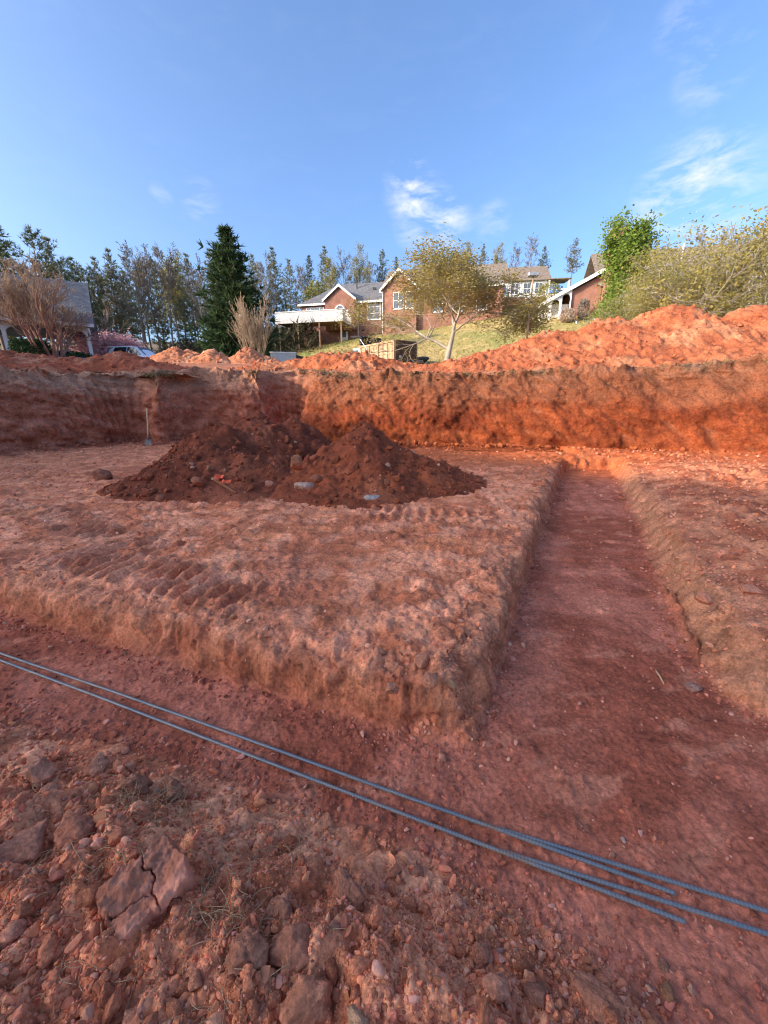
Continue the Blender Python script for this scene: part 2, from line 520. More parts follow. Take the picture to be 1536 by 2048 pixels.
# ------------------------------------------------------------------ the lie of the land
TOE = [(22, 5.0), (16, 6.9), (12, 8.3), (9.28, 9.32), (7.2, 10.48), (5.02, 11.05), (1.99, 11.69), (-.3, 12.1), (-1.5, 12.35), (-2.3, 12.65), (-2.8, 13.1), (-2.95, 14.9),
       (-3.35, 15.2), (-3.95, 15.0), (-4.15, 14.1), (-5.4, 14.0), (-6.6, 14.1), (-7.0, 13.3), (-7.2, 12.85), (-7.65, 12.85), (-7.95, 13.4), (-8.6, 13.5), (-9.0, 12.9), (-9.4, 11.8), (-10.2, 10), (-11.4, 7.5), (-12.3, 4), (-12.8, 0), (-13, -4), (-13, -9)]
PIT = TOE + [(-13, -14), (22, -14)]
TRENCH = [(-9, 4.9), (-3.11, 2.76), (-1.78, 2.28), (-.6, 1.84), (.18, 1.56), (.44, 1.5), (.62, 1.84), (1.17, 2.97), (1.82, 4.27), (2.9, 6.41), (4.44, 9.35), (5.55, 9.35),
          (4.16, 6.41), (3.0, 4.11), (2.42, 2.97), (2.1, 2.28), (1.95, 1.85), (2.15, 1.45), (3.2, .9), (6, -.4), (6, -4), (2.2, -2.4), (1.15, -.6), (.86, .3), (.76, .62),
          (.68, .74), (.4, .9), (.12, 1.05), (-.45, 1.24), (-.98, 1.41), (-2.06, 1.67), (-5, 2.6), (-9, 3.9)]
HEAPSIDE = [(6, -4), (2.2, -2.4), (1.15, -.6), (.86, .3), (.76, .62), (.68, .74), (.4, .9), (.12, 1.05), (-.45, 1.24), (-.98, 1.41), (-2.06, 1.67), (-5, 2.6), (-9, 3.9), (-14, 5.5), (-14, -8), (6, -8)]
RIGHTSIDE = [(5.0, 9.35), (4.6, 8), (3.6, 5.3), (2.7, 3.5), (2.2, 2.4), (1.7, 1.4), (6, -2), (30, -6), (30, 12), (5.0, 12)]


def smax(a, b, k):
    return .5 * (a + b + np.sqrt((a - b) ** 2 + k * k))


def H_far(x, y):
    """ground outside the pit: bank top, yard, lawn hill"""
    x = np.asarray(x, float); y = np.asarray(y, float)
    base = 2.33 + .12 * np.clip(y - 13, 0, 10) + .10 * ss(-8, -14, x) + .05 * np.clip(x - 6, 0, 12)
    ramp = smax(y - 37.5, 0 * y, 2.5)
    r1 = ramp - smax(ramp - 21, 0 * y, 3)
    hill = .36 * r1 + .2 * (ramp - r1)
    xs = np.where(x > 0, np.minimum(.15 * x, 6.8), np.maximum(.2 * x, -9))
    hill = hill + xs * ss(32, 48, y)
    hill = np.minimum(hill, 22 + 0 * y)
    z = base + smax(hill, 0 * y, .8) - .35
    w = ss(-7, 2, y)
    z = .37 + (z - .37) * w
    return z + .07 * fbm2(x, y, .25, 3, 5)


def H_pit(x, y, full=True):
    """floor of the excavation with its trenches; returns height and colour"""
    sd = poly_sd(x, y, TRENCH)
    heap = poly_sd(x, y, HEAPSIDE) < 0
    right = poly_sd(x, y, RIGHTSIDE) < 0
    island = ~heap & ~right
    lo = fbm2(x, y, .55, 3, 11); mid = fbm2(x, y, 2.6, 4, 23); hi = fbm2(x, y, 11, 4, 37)
    # ragged trench edges, chiselled by the bucket
    chis = fbm2(x, y, 5.5, 3, 41) * .075 + fbm2(x, y, 1.6, 2, 43) * .09
    d = sd + chis * ss(-.02, .10, sd)
    wi = ss(-.015, .125, d) * .86 + ss(.08, .5, d) * .14              # island: steep
    wr = ss(-.02, .30, d) * .72 + ss(.25, 1.0, d) * .28                # right-hand shoulder: sloping
    wh = ss(-.04, .50, d)                                          # near heap: gentle
    w = np.where(heap, wh, np.where(right, wr, wi))
    top = np.where(heap, .20 + .08 * ss(.4, 1.2, d), np.where(right, .37 + .06 * lo, .265))
    z = w * top
    wall = ss(.0, .07, d) * (1 - ss(.2, .32, d)) * island
    flat = ss(.12, .3, d)
    # low swells
    z = z + w * (.055 * lo + .034 * mid + .022 * hi) * np.where(heap, .6, 1)
    if full:
        b1 = np.abs(fbm2(x, y, 4.2, 4, 27)); b2 = np.abs(fbm2(x, y, 10.5, 3, 29)); b3 = np.abs(fbm2(x, y, 24, 3, 31))
        pt = ss(-.25, .3, fbm2(x, y, .9, 2, 33))
        z = z + ss(.03, .2, d) * (~heap) * ((.060 * (b1 - .15)) * (.25 + pt) + .030 * (b2 - .15) * (.12 + pt ** 2) + .010 * (b3 - .15) * (.2 + pt))
        z = z + (1 - w) * (.018 * (b2 - .15) + .010 * (b3 - .15))
    z = z + (1 - w) * (.014 * lo + .010 * mid + .005 * hi)
    # rounded lip along the island and the right shoulder
    z = z + .035 * np.exp(-((d - .27) / .12) ** 2) * (.5 + mid) * (~heap)
    # wall faces: flutes running down
    if full:
        fl = fbm2(x + y * .2, y * .6 + x * .5, 9, 3, 51, ridged=True)
        z = z + wall * (.012 * fl + .035 * fbm2(x, y, 6, 3, 55) + .022 * fbm2(x, y, 18, 3, 53))
    if full:
        # clod cover
        c1, i1 = cobble(x, y, 7, 3, .12, .35); c2, i2 = cobble(x, y, 17, 5, .15, .55); c3, i3 = cobble(x, y, 38, 7, .18, .6)
        rough = ss(-.1, .35, fbm2(x, y, .8, 3, 61) + .15)          # where the ground is loose
        dist = ss(.3, 1.1, d)
        corner = np.exp(-((x - .28) ** 2 + (y - 1.75) ** 2) / .16)
        loose = np.where(heap, .35, .10 + .45 * rough * island + .9 * corner + .9 * right * ss(.35, .8, d)) * ss(-.02, .2, d)
        z = z + loose * (.055 * c1 + .030 * c2 + .014 * c3)
        z = z + (1 - w) * (.010 * c3 * (i3 > .75) + .006 * c2 * (i2 > .8))
        # heap: lumpier, broken ground
        bl = np.abs(fbm2(x, y, 3.1, 4, 71))
        z = z + heap * wh * (.12 * (.3 - bl) + .05 * fbm2(x, y, 6.5, 3, 73) + .11 * (b1 - .15) + .045 * (b2 - .15) + .016 * (b3 - .15))
        # trench floor: smeared scrape marks across the bucket's run
        tx = (x - .5) * .46 + (y - 1.5) * .885
        pull = fbm2(tx * 3.2 + .25 * mid, (x * .885 - y * .46) * .9, 1.6, 3, 81)
        z = z + (1 - w) * .011 * np.abs(pull) * ss(1.5, 2.3, y)
        # tooth grooves beside the trench
        e = np.sin(2 * math.pi * (d / .115 + .35 * mid))
        z = z + .012 * e * ss(-.2, .3, hi + mid) * ss(.22, .35, d) * (1 - ss(.62, .8, d)) * island * ss(2.2, 3.2, y) * ss(.4, .9, x)
        z = z + .014 * np.sin(2 * math.pi * (d / .19 + 1.1 * mid)) * ss(-.2, .3, lo + hi) * ss(.4, .6, d) * right * (1 - ss(1.6, 2.4, d)) * ss(1.8, 2.8, y)
        # crawler tracks: cleat bars across a strip
        for (ax, ay), (bx, by), wd, pit, amp in (((-3.1, 3.45), (-.9, 2.5), .24, .14, .042), ((-3.9, 4.4), (-2.0, 3.4), .22, .14, .034), ((-5.6, 5.2), (-3.4, 4.3), .24, .15, .032),
                                                 ((-.2, 4.75), (1.2, 4.4), .24, .15, .045), ((3.0, 8.3), (2.1, 6.2), .24, .16, .02),
                                                 ((5.2, 5.4), (7.5, 8.8), .28, .17, .03), ((6.9, 5.2), (8.9, 8.2), .28, .17, .025)):
            L_ = math.hypot(bx - ax, by - ay); ux, uy = (bx - ax) / L_, (by - ay) / L_
            s = (x - ax) * ux + (y - ay) * uy; t = -(x - ax) * uy + (y - ay) * ux + .05 * mid
            msk = ss(-.1, .2, s) * (1 - ss(L_ - .2, L_ + .1, s)) * (1 - ss(wd * .8, wd * 1.15, np.abs(t))) * ss(-.3, .15, mid + .1)
            z = z + amp * msk * (np.clip(np.sin(2 * math.pi * (s / pit + .6 * t)), -.4, 1) - .3)
        for (ax, ay), (bx, by) in (((-6.5, 5.9), (1.2, 4.3)), ((-7, 7), (-.5, 4.9)), ((-4, 4.0), (1.4, 3.3))):   # dragged streaks
            L_ = math.hypot(bx - ax, by - ay); ux, uy = (bx - ax) / L_, (by - ay) / L_
            s = (x - ax) * ux + (y - ay) * uy; t = -(x - ax) * uy + (y - ay) * ux
            z = z + .012 * pn2(t * 14, s * .7, 91) * (1 - ss(.5, .9, np.abs(t))) * island
    if not full:
        return z
    # ---- colour of the clay, with a tone added for the shaded ground
    a = fbm2(x, y, .9, 5, 101); b = fbm2(x, y, 3.3, 4, 103); cs = fbm2(x * .55 + y * .2, y * 1.9, 1.3, 5, 105)
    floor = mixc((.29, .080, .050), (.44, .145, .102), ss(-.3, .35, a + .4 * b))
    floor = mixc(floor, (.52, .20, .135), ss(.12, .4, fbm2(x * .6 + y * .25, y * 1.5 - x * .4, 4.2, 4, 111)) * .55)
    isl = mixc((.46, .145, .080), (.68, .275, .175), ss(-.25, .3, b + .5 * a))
    isl = mixc(isl, (.64, .225, .115), ss(.08, .42, cs) * ss(2.6, 3.8, y) * .75)
    isl = mixc(isl, (.37, .12, .075), ss(.1, .45, fbm2(x, y, .7, 3, 107)) * .7)
    wallc = mixc((.56, .225, .140), (.42, .14, .085), ss(-.2, .3, b))
    wallc = mixc(wallc, (.40, .12, .055), (1 - ss(.03, .11, d)) * .6)
    rt = mixc((.35, .105, .060), (.54, .215, .130), ss(-.25, .3, b + .4 * a))
    rt = mixc(rt, (.45, .205, .125), np.exp(-((d - .15) / .15) ** 2) * .8)
    hp = mixc((.46, .150, .084), (.76, .325, .205), ss(-.3, .3, b + .4 * a))
    hp = mixc(hp, (.50, .205, .122), ss(.15, .5, fbm2(x, y, 1.7, 3, 109)) * .6)
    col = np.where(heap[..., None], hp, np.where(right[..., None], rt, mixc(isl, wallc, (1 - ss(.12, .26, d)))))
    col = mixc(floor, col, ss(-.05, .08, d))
    far = ss(7.2, 9.3, y + .35 * b) * (~heap) * ss(-1.5, 1.2, x)
    col = mixc(col, mixc((.44, .108, .036), (.52, .150, .055), ss(-.2, .3, b)), far * .92)
    left = ss(-4.5, -7.5, x + .5 * b) * (~heap)
    col = mixc(col, (.33, .13, .085), left * .5)
    cv = (1 + .18 * (i2 - .5) * (c2 > 0) + .2 * (i1 - .5) * (c1 > 0))[..., None]
    tone = mixc(np.where(heap[..., None], (1.14, 1.06, .84), (1.08, 1.03, .86)), (1, 1, 1), far)  # warmer tone put into the shaded ground; the sunlit far floor goes without
    return z, col * np.clip(cv, .6, 1.4) * tone


def build_pit_floor():
    rows = list(np.linspace(-13.5, -1.2, 22)) + list(np.linspace(-1.1, .3, 26))
    Dv = .36
    while Dv < 15.2:
        rows.append(Dv); Dv += .0080 * (.62 + .55 * Dv)
    rows = np.array(rows); nc = 620
    u = np.linspace(-1, 1, nc)
    u = np.sign(u) * (np.abs(u) * .82 + .18 * np.abs(u) ** 4)
    half = 1.25 * (np.maximum(rows, 0) + .95) + 4.0 * ss(0, -4, rows) + 12 * ss(-1.2, -9, rows)
    X = u[None] * half[:, None]; Y = np.repeat(rows[:, None], nc, 1)
    z, col = H_pit(X, Y)
    # crumble the trench walls sideways, so that their faces break up in depth
    sd = poly_sd(X, Y, TRENCH)
    wl = ss(-.04, .03, sd) * (1 - ss(.22, .42, sd)) * (Y > .9)
    wf = wl.ravel(); sel = wf > .01
    q = np.stack([X.ravel(), Y.ravel(), z.ravel() * 1.3], -1)[sel]
    gy, gx = np.gradient(sd); dxx = np.gradient(X, axis=1); dyy = np.gradient(Y, axis=0)
    gx = gx / np.maximum(dxx, 1e-6); gy = gy / np.maximum(dyy, 1e-6); gl = np.hypot(gx, gy) + 1e-6
    amt = .07 * fbm3(q, 4.5, 3, 611) + .10 * (np.abs(fbm3(q, 7, 3, 613)) - .12) + .03 * fbm3(q, 24, 3, 615)
    off = np.zeros(X.size); off[sel] = amt * wf[sel]; off = off.reshape(X.shape)
    X = X - gx / gl * off; Y = Y - gy / gl * off
    tn = np.ones(X.size); tn[sel] = 1 + wf[sel] * (.55 * fbm3(q, 9, 4, 617)); col = col * tn.reshape(X.shape)[..., None]
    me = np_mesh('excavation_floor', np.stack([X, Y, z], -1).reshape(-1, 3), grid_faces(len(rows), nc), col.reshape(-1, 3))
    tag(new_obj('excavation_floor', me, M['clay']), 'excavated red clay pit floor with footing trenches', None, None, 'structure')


build_pit_floor()


def path_resample(pts, step):
    """smoothed polyline at even steps, with its outward normals"""
    P = np.array(pts, float)
    for _ in range(2):                                     # corner cutting
        Q = [P[0]]
        for a, b in zip(P[:-1], P[1:]):
            Q += [a * .8 + b * .2, a * .2 + b * .8]
        P = np.array(Q + [P[-1]])
    seg = np.hypot(*np.diff(P, axis=0).T); s = np.concatenate([[0], np.cumsum(seg)])
    n = int(s[-1] / step) + 1; t = np.linspace(0, s[-1], n)
    R = np.stack([np.interp(t, s, P[:, k]) for k in (0, 1)], 1)
    k = 9; T = np.gradient(R, axis=0)
    T = np.stack([np.convolve(np.pad(T[:, i], k, 'edge'), np.ones(2 * k + 1) / (2 * k + 1), 'valid') for i in (0, 1)], 1)
    T /= np.linalg.norm(T, axis=1)[:, None]
    return R, np.stack([T[:, 1], -T[:, 0]], 1), t      # normals point away from the pit


def build_bank():
    R, Nn, s = path_resample(TOE, .040)
    nv = 82
    v = np.linspace(0, 1, nv)
    S = np.repeat(s[:, None], nv, 1); V = np.repeat(v[None], len(s), 0)
    X0 = R[:, 0][:, None]; Y0 = R[:, 1][:, None]; NX = Nn[:, 0][:, None]; NY = Nn[:, 1][:, None]
    left = ss(-8.6, -10.5, X0)                                # the left bank lies back
    depth = .62 + .25 * pn2(s * .35, s * 0 + 2.5, 3)[:, None] + 1.5 * left
    # profile: toe apron, face, rim, bank top
    tv = np.clip((V - .10) / .70, 0, 1)
    off = np.where(V < .10, -.55 * (1 - V / .10) ** 1.3, 0) + depth * tv ** 1.25 + np.where(V > .8, (V - .8) / .2, 0) ** 1.2 * 1.15
    bx, by = X0 + NX * off, Y0 + NY * off
    rx, ry = X0 + NX * (depth + .2), Y0 + NY * (depth + .2)
    ztop = H_far(rx, ry)
    zb = .31 + .04 * pn2(S * .8, S * 0, 5)
    face = zb + (ztop - zb) * (np.sin(tv * math.pi / 2) ** .85 * .35 + tv * .65)
    zback = H_far(bx, by) + .05 * (1 - np.clip((V - .8) / .2, 0, 1)) - .12 * ss(.93, 1, V)
    z = np.where(V < .10, .31 - .06 * (1 - V / .10) + .02, face)
    z = np.where(V > .8, zback, z)
    z = np.where((V <= .8) & (V > .7), z * (1 - ss(.7, .8, V)) + np.minimum(zback, z + .1) * ss(.7, .8, V), z)
    p = np.stack([bx + 0 * z, by + 0 * z, z], -1).reshape(-1, 3)
    onface = (ss(.03, .16, V) * (1 - ss(.84, .97, V))).ravel()
    sv, zv = S.ravel(), z.ravel()
    lf = (left + 0 * V).ravel()
    # displacement along the outward normal: bulges, scoops, diagonal scrape marks, crumbly grain
    big = fbm3(p, .55, 3, 201); med = fbm3(p, 2.1, 4, 203); fin = fbm3(p, 8.5, 4, 205)
    scr = fbm2(sv * .9 + zv * 1.0, zv * 3.4 - sv * 2.4, .9, 4, 207)
    crag = np.abs(fbm3(p, 1.3, 3, 209))
    teeth = np.sin(2 * math.pi * sv / .21) * ss(-9.9, -9.4, p[:, 0]) * ss(-7.9, -8.3, p[:, 0]) + .8 * np.sin(2 * math.pi * sv / .19) * ss(-4.3, -3.9, p[:, 0]) * ss(-2.6, -2.85, p[:, 0])
    blw = np.abs(fbm3(p, 3.4, 3, 231)); blf = np.abs(fbm3(p, 9.5, 3, 233))
    ledge = fbm2(sv * .3, zv * 2.4 + .35 * np.sin(sv * .8), 1.0, 3, 235); gr2 = fbm3(p, 19, 2, 237)
    disp = .36 * big + .15 * med + .085 * fin + .20 * scr - .16 * (crag - .15) + .05 * (blw - .12) + .10 * (blf - .12) + .10 * ledge + .03 * gr2 + .05 * teeth * ss(.4, .9, zv)
    rs = ss(.5, 5, p[:, 0])                                     # the right-hand face is scraped cleaner
    disp = disp - rs * (.09 * med + .045 * fin - .16 * (crag - .15) + .06 * (blf - .12)) + rs * .02 * scr
    disp *= onface * (.8 + .5 * lf)
    # rim clods and sod overhang
    rim = np.exp(-((V.ravel() - .78) / .05) ** 2)
    rag = fbm2(sv, V.ravel() * 4, 3.1, 3, 211)
    disp = disp - rim * .18 * np.clip(rag + .1, 0, 1)
    nx, ny = (NX + 0 * z).ravel(), (NY + 0 * z).ravel()
    p[:, 0] += nx * disp; p[:, 1] += ny * disp
    d1, d2, idn = worley2(sv, zv * 1.2 + V.ravel(), 5.5, 213)
    knob = np.clip(.45 - d1, 0, 1) * (idn > .5)
    p[:, 2] += rim * .20 * pn2(sv * .45, sv * 0 + 7.7, 241) + rim * (.20 * rag + .10 * knob) + (.05 * med + .03 * fin) * (1 - onface) * ss(.02, .1, V.ravel()) + (.14 * med + .08 * fin + .05 * gr2) * ss(.72, .8, V.ravel()) * (1 - ss(.9, .98, V.ravel())) + .05 * knob * ss(.8, .85, V.ravel())
    p[:, 0] -= nx * .08 * knob * onface * (.5 + lf); p[:, 1] -= ny * .08 * knob * onface * (.5 + lf)
    # shell of colour: strata of the clay
    hh = (zv - .31) / np.maximum((ztop + 0 * V).ravel() - .31, .5)
    w1 = fbm2(sv, zv * 2.5, .5, 4, 221); w2 = fbm2(sv * 1.2, zv * 3.2, 1.7, 4, 223)
    c = mixc((.43, .115, .040), (.33, .082, .032), ss(-.25, .3, w2))
    c = mixc(c, (.27, .066, .028), ss(.2, .42, hh + .15 * w1) * (1 - ss(.5, .7, hh + .2 * w1)) * ss(-.3, .3, w1 + .1))
    c = mixc(c, mixc((.38, .145, .072), (.33, .115, .055), ss(-.2, .3, w2)), ss(.42, .75, hh + .22 * w1))
    c = mixc(c, (.42, .19, .105), ss(.80, .97, hh + .25 * w1 + .2 * w2) * .8)
    c = mixc(c, (.31, .185, .115), ss(.92, 1.0, hh + .1 * w2) * ss(.1, .35, w1 + .3 * w2) * .75)
    c = mixc(c, (.44, .21, .115), ss(.2, .5, scr) * .4)
    c = mixc(c, (.50, .14, .05), (1 - ss(.0, .09, hh + .06 * w2)) * .8)
    c = c * np.array((.60, .56, .56))
    shade = ss(-2.2, -4.0, p[:, 0])                            # shaded left half: its own tone put into the clay colour
    lc = mixc((.25, .072, .038), (.37, .13, .075), ss(-.3, .3, w2 + .5 * w1))
    lc = mixc(lc, (.38, .24, .155), ss(.55, .95, hh + .25 * w1) * .5)
    c = mixc(c, lc * 1.35, shade * .8)
    top = ss(.80, .86, V.ravel())
    c = mixc(c, mixc((.42, .20, .11), (.33, .20, .12), ss(-.2, .3, w1)), top * .8)
    me = np_mesh('pit_bank', p, grid_faces(len(s), nv), c)
    tag(new_obj('pit_bank', me, M['clay_far']), 'cut red clay bank around the excavation', None, None, 'structure')


build_bank()


def lawn_mask(x, y):
    e = fbm2(x, y, .35, 3, 301)
    m = ss(29.5, 31.0, y + 1.2 * e - .28 * np.clip(x - 4, 0, 30) * 0 + .30 * np.clip(x - 2, 0, 40)) * ss(-17.5, -15.5, x + 1.2 * e + np.clip(y - 44, 0, 20) * .2)
    return m


def build_upper():
    """bank top, yard and lawn hill as one sheet out to the horizon, open over the pit"""
    def axis(lo, hi, f, core):
        a = [core[0]]
        while a[-1] > lo: a.append(a[-1] - max(f, abs(a[-1] - core[0]) * .12))
        b = [core[1]]
        while b[-1] < hi: b.append(b[-1] + max(f, abs(b[-1] - core[1]) * .12))
        return np.array(a[::-1] + list(np.arange(core[0] + f, core[1], f)) + b)
    xs = axis(-900, 900, .42, (-30, 46)); ys = axis(-900, 1600, .4, (8, 66))
    X, Y = np.meshgrid(xs, ys)
    z = H_far(X, Y)
    lw = lawn_mask(X, Y)
    a = fbm2(X, Y, .8, 4, 311); b = fbm2(X, Y, .13, 3, 313)
    z = z + lw * (.05 * fbm2(X, Y, 1.5, 3, 315)) + (1 - lw) * ss(60, 30, Y) * .06 * fbm2(X, Y, 1.9, 3, 317)
    dirt = mixc((.44, .17, .085), (.36, .16, .10), ss(-.2, .3, a))
    straw = mixc((.40, .30, .125), (.27, .25, .09), ss(-.25, .3, a * .7 + b))
    green = mixc((.16, .20, .055), (.24, .25, .08), ss(-.2, .2, a))
    grass = mixc(straw, green, ss(.0, .35, b + .25 * a + .25 * ss(-4, -14, X) - .12) * .7)
    wood = mixc((.13, .10, .065), (.20, .15, .10), ss(-.2, .3, a))
    yard = mixc(dirt, (.20, .20, .20), ss(-15, -18, X) * ss(24, 27, Y) * ss(46, 42, Y))
    col = mixc(yard, grass, lw)
    col = mixc(col, wood, ss(46, 52, Y) * ss(-11, -15, X))
    col = mixc(col, (.20, .22, .08), ss(8, -4, Y))
    # bare orange scar under the budding tree
    sc_ = np.exp(-((X - 8.6) / 2.2) ** 2 - ((Y - 31.5) / 1.3) ** 2)
    col = mixc(col, (.52, .17, .07), ss(.3, .55, sc_ + .15 * a))
    cx, cy = .5 * (X[:-1, :-1] + X[1:, 1:]), .5 * (Y[:-1, :-1] + Y[1:, 1:])
    keep = poly_sd(cx, cy, PIT) > 1.15 + 1.2 * ss(-8.6, -10.5, cx)
    keep |= (cy < -14)
    me = np_mesh('upper_ground', np.stack([X, Y, z], -1).reshape(-1, 3), grid_faces(len(ys), len(xs), keep), col.reshape(-1, 3))
    tag(new_obj('upper_ground', me, M['clay_far']), 'yard and grassy hill above the pit', None, None, 'structure')


build_upper()


# ------------------------------------------------------------------ heaps of dug soil
def ground_any(x, y):
    x = np.asarray(x, float); y = np.asarray(y, float)
    inside = poly_sd(x, y, PIT)
    return np.where(inside < .9, np.where(inside > -.3, .33, H_pit(x, y, False)), H_far(x, y))


HEAPS = []


def heap_mesh(cones, base, x0, x1, y0, y1, res, cols, seed, rough=1., clod=1., slump=.6):
    """union of soil cones: (x, y, top z, reach)"""
    xs = np.arange(x0, x1 + res, res); ys = np.arange(y0, y1 + res, res)
    X, Y = np.meshgrid(xs, ys)
    g = base(X, Y)
    wx = .25 * fbm2(X, Y, .9, 3, seed) ; wy = .25 * fbm2(X, Y, .9, 3, seed + 1)
    z = np.full(X.shape, -9.)
    for cx, cy, top, reach in cones:
        rr = np.hypot(X + wx - cx, Y + wy - cy) / reach
        h = np.maximum(top - g, .15)
        prof = 1 - np.sqrt(rr * rr + .012) + .11
        prof = np.where(prof > .25, prof, prof - .0)
        k = g + h * np.where(prof > 0, np.maximum(prof, 0) ** (1 + slump * .4), prof)
        z = smax(z, k, .10)
    if base is H_far:
        sdp = poly_sd(X, Y, PIT) - (.80 + 1.3 * ss(-8.6, -10.5, X))
        z = g + (z - g) * ss(-.1, 1.0, sdp) - .35 * (1 - ss(-.2, .35, sdp))
    hh = z - g
    on_ = ss(-.03, .25, hh)
    md = fbm2(X, Y, 1.4, 4, seed + 3); fn = fbm2(X, Y, 6.5, 4, seed + 5)
    rill = fbm2(X * 1.0, Y * .8, 2.6, 3, seed + 9, ridged=True)
    c1, i1 = cobble(X, Y, 3.2, seed + 11, .14, .4); c2, i2 = cobble(X, Y, 8, seed + 13, .15, .6); c3, i3 = cobble(X, Y, 19, seed + 15, .16, .6)
    z = z + on_ * ss(-.02, .15, hh) * rough * (.10 * md + .045 * fn + .035 * rill) + ss(.0, .2, hh) * clod * (.10 * c1 + .055 * c2 + .022 * c3)
    a = fbm2(X, Y, 1.1, 4, seed + 21); b = fbm2(X, Y, 4, 3, seed + 23)
    col = mixc(cols[0], cols[1], ss(-.3, .3, a + .4 * b))
    col = mixc(col, cols[2], ss(.05, .4, fbm2(X, Y, .7, 3, seed + 25) + .2 * b))
    col = col * (1 + .3 * (i2 - .5) * (c2 > 0) + .25 * (i1 - .5) * (c1 > 0))[..., None]
    zc = (z - g)
    kq = np.maximum.reduce([zc[:-1, :-1], zc[1:, :-1], zc[:-1, 1:], zc[1:, 1:]]) > -.06
    if base is H_far:
        qx, qy = X[:-1, :-1] + res / 2, Y[:-1, :-1] + res / 2
        kq &= poly_sd(qx, qy, PIT) > .55 + 1.3 * ss(-8.6, -10.5, qx)
    return X, Y, z, g, col, kq


def soil_heap(name, label, cones, base, box, res, cols, seed, **kw):
    mat = kw.pop('mat', M['clay_far'])
    X, Y, z, g, col, kq = heap_mesh(cones, base, *box, res, cols, seed, **kw)
    me = np_mesh(name, np.stack([X, Y, z], -1).reshape(-1, 3), grid_faces(*X.shape, kq), col.reshape(-1, 3))
    bm = bmesh.new(); bm.from_mesh(me); bmesh.ops.delete(bm, geom=[v for v in bm.verts if not v.link_faces], context='VERTS'); bm.to_mesh(me); bm.free()
    HEAPS.append((X[0], Y[:, 0], np.where(z > g - .02, z, -9)))
    return tag(new_obj(name, me, mat), label, 'dirt heap', 'heaps of dug soil')


def floor_z(x, y): return H_pit(x, y, False)


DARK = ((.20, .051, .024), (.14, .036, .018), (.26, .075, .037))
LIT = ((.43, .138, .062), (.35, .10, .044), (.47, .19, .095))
TANC = ((.50, .20, .10), (.44, .16, .08), (.52, .26, .15))
soil_heap('dirt_heap', 'long dark red-brown heap of crumbly soil left of centre on the pit floor',
          [(-2.7, 8.2, 1.36, 1.5), (-2.0, 8.6, 1.25, 1.35), (-3.15, 7.4, 1.18, 1.35), (-3.1, 6.6, .84, 1.15), (-2.5, 6.5, .74, 1.05), (-3.6, 6.3, .55, .80), (-2.0, 6.6, .58, .8)],
          floor_z, (-6.2, .6, 4.4, 11.2), .027, DARK, 401, rough=.8, clod=1.0, mat=M['clay'])
soil_heap('dirt_heap', 'smaller cone-shaped dark red heap right of centre on the pit floor',
          [(-.42, 7.0, 1.20, 1.40), (-.2, 6.2, .74, 1.1), (.35, 6.9, .78, 1.15), (.85, 6.8, .44, .65), (-.85, 6.3, .62, .9), (-.1, 7.9, .9, 1.2)],
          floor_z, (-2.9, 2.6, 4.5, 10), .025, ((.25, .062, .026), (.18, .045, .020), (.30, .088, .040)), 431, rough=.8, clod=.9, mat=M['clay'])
soil_heap('dirt_heap', 'big sunlit orange clay mound piled along the top of the right bank',
          [(3.0, 15.2, 3.0, 2.2), (4.5, 15.6, 3.45, 2.9), (6.3, 15.8, 4.05, 3.6), (8.4, 15.8, 4.50, 4.0), (10.6, 15.8, 4.92, 4.2), (12.2, 16.2, 4.5, 4.0), (13.8, 16, 4.95, 4.2), (16, 16, 4.7, 4.2), (19, 16, 4.6, 4.2), (22.5, 16, 4.4, 4)],
          H_far, (.4, 25, 10.0, 20.0), .062, LIT, 461, rough=1.5, clod=1.5)
soil_heap('dirt_heap', 'low orange clay heap behind the bank in front of the dump truck',
          [(-4.4, 17, 3.0, 1.7), (-3.4, 16.9, 3.2, 1.8), (-2.4, 17, 3.46, 2.2), (-1.3, 17.1, 3.48, 2.3), (-.2, 17.2, 3.2, 2.0), (.9, 17, 3.0, 1.6)],
          H_far, (-7.3, 3.2, 14.3, 20), .05, LIT, 491, rough=1.2, clod=1.2)
soil_heap('dirt_heap', 'sunlit tan heap beside the white parked car, leftmost of three', [(-12.1, 24, 4.55, 1.75), (-11.3, 24.2, 4.4, 1.7)], H_far, (-15, -8.6, 21.6, 26.6), .05, TANC, 521, rough=.9)
soil_heap('dirt_heap', 'sunlit tan heap, middle one of the three behind the pit', [(-9.75, 23.6, 4.42, 1.5)], H_far, (-12, -7.6, 21.4, 26), .05, TANC, 541, rough=.9)
soil_heap('dirt_heap', 'sunlit tan heap, rightmost of three, below the tan bare shrub', [(-8.0, 24.2, 4.6, 1.6), (-6.9, 24.4, 4.1, 1.3)], H_far, (-10.4, -4.8, 22, 26.6), .05, TANC, 561, rough=.9)
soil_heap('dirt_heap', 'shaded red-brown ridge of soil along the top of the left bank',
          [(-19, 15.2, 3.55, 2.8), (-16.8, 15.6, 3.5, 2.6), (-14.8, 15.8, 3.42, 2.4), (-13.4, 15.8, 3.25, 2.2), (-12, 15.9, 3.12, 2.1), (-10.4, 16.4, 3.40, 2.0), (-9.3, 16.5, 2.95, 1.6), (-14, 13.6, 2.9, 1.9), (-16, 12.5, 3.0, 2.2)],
          H_far, (-24, -6.8, 9.5, 19.5), .055, ((.34, .085, .040), (.28, .075, .036), (.44, .18, .10)), 581, rough=1.2, clod=1.0)


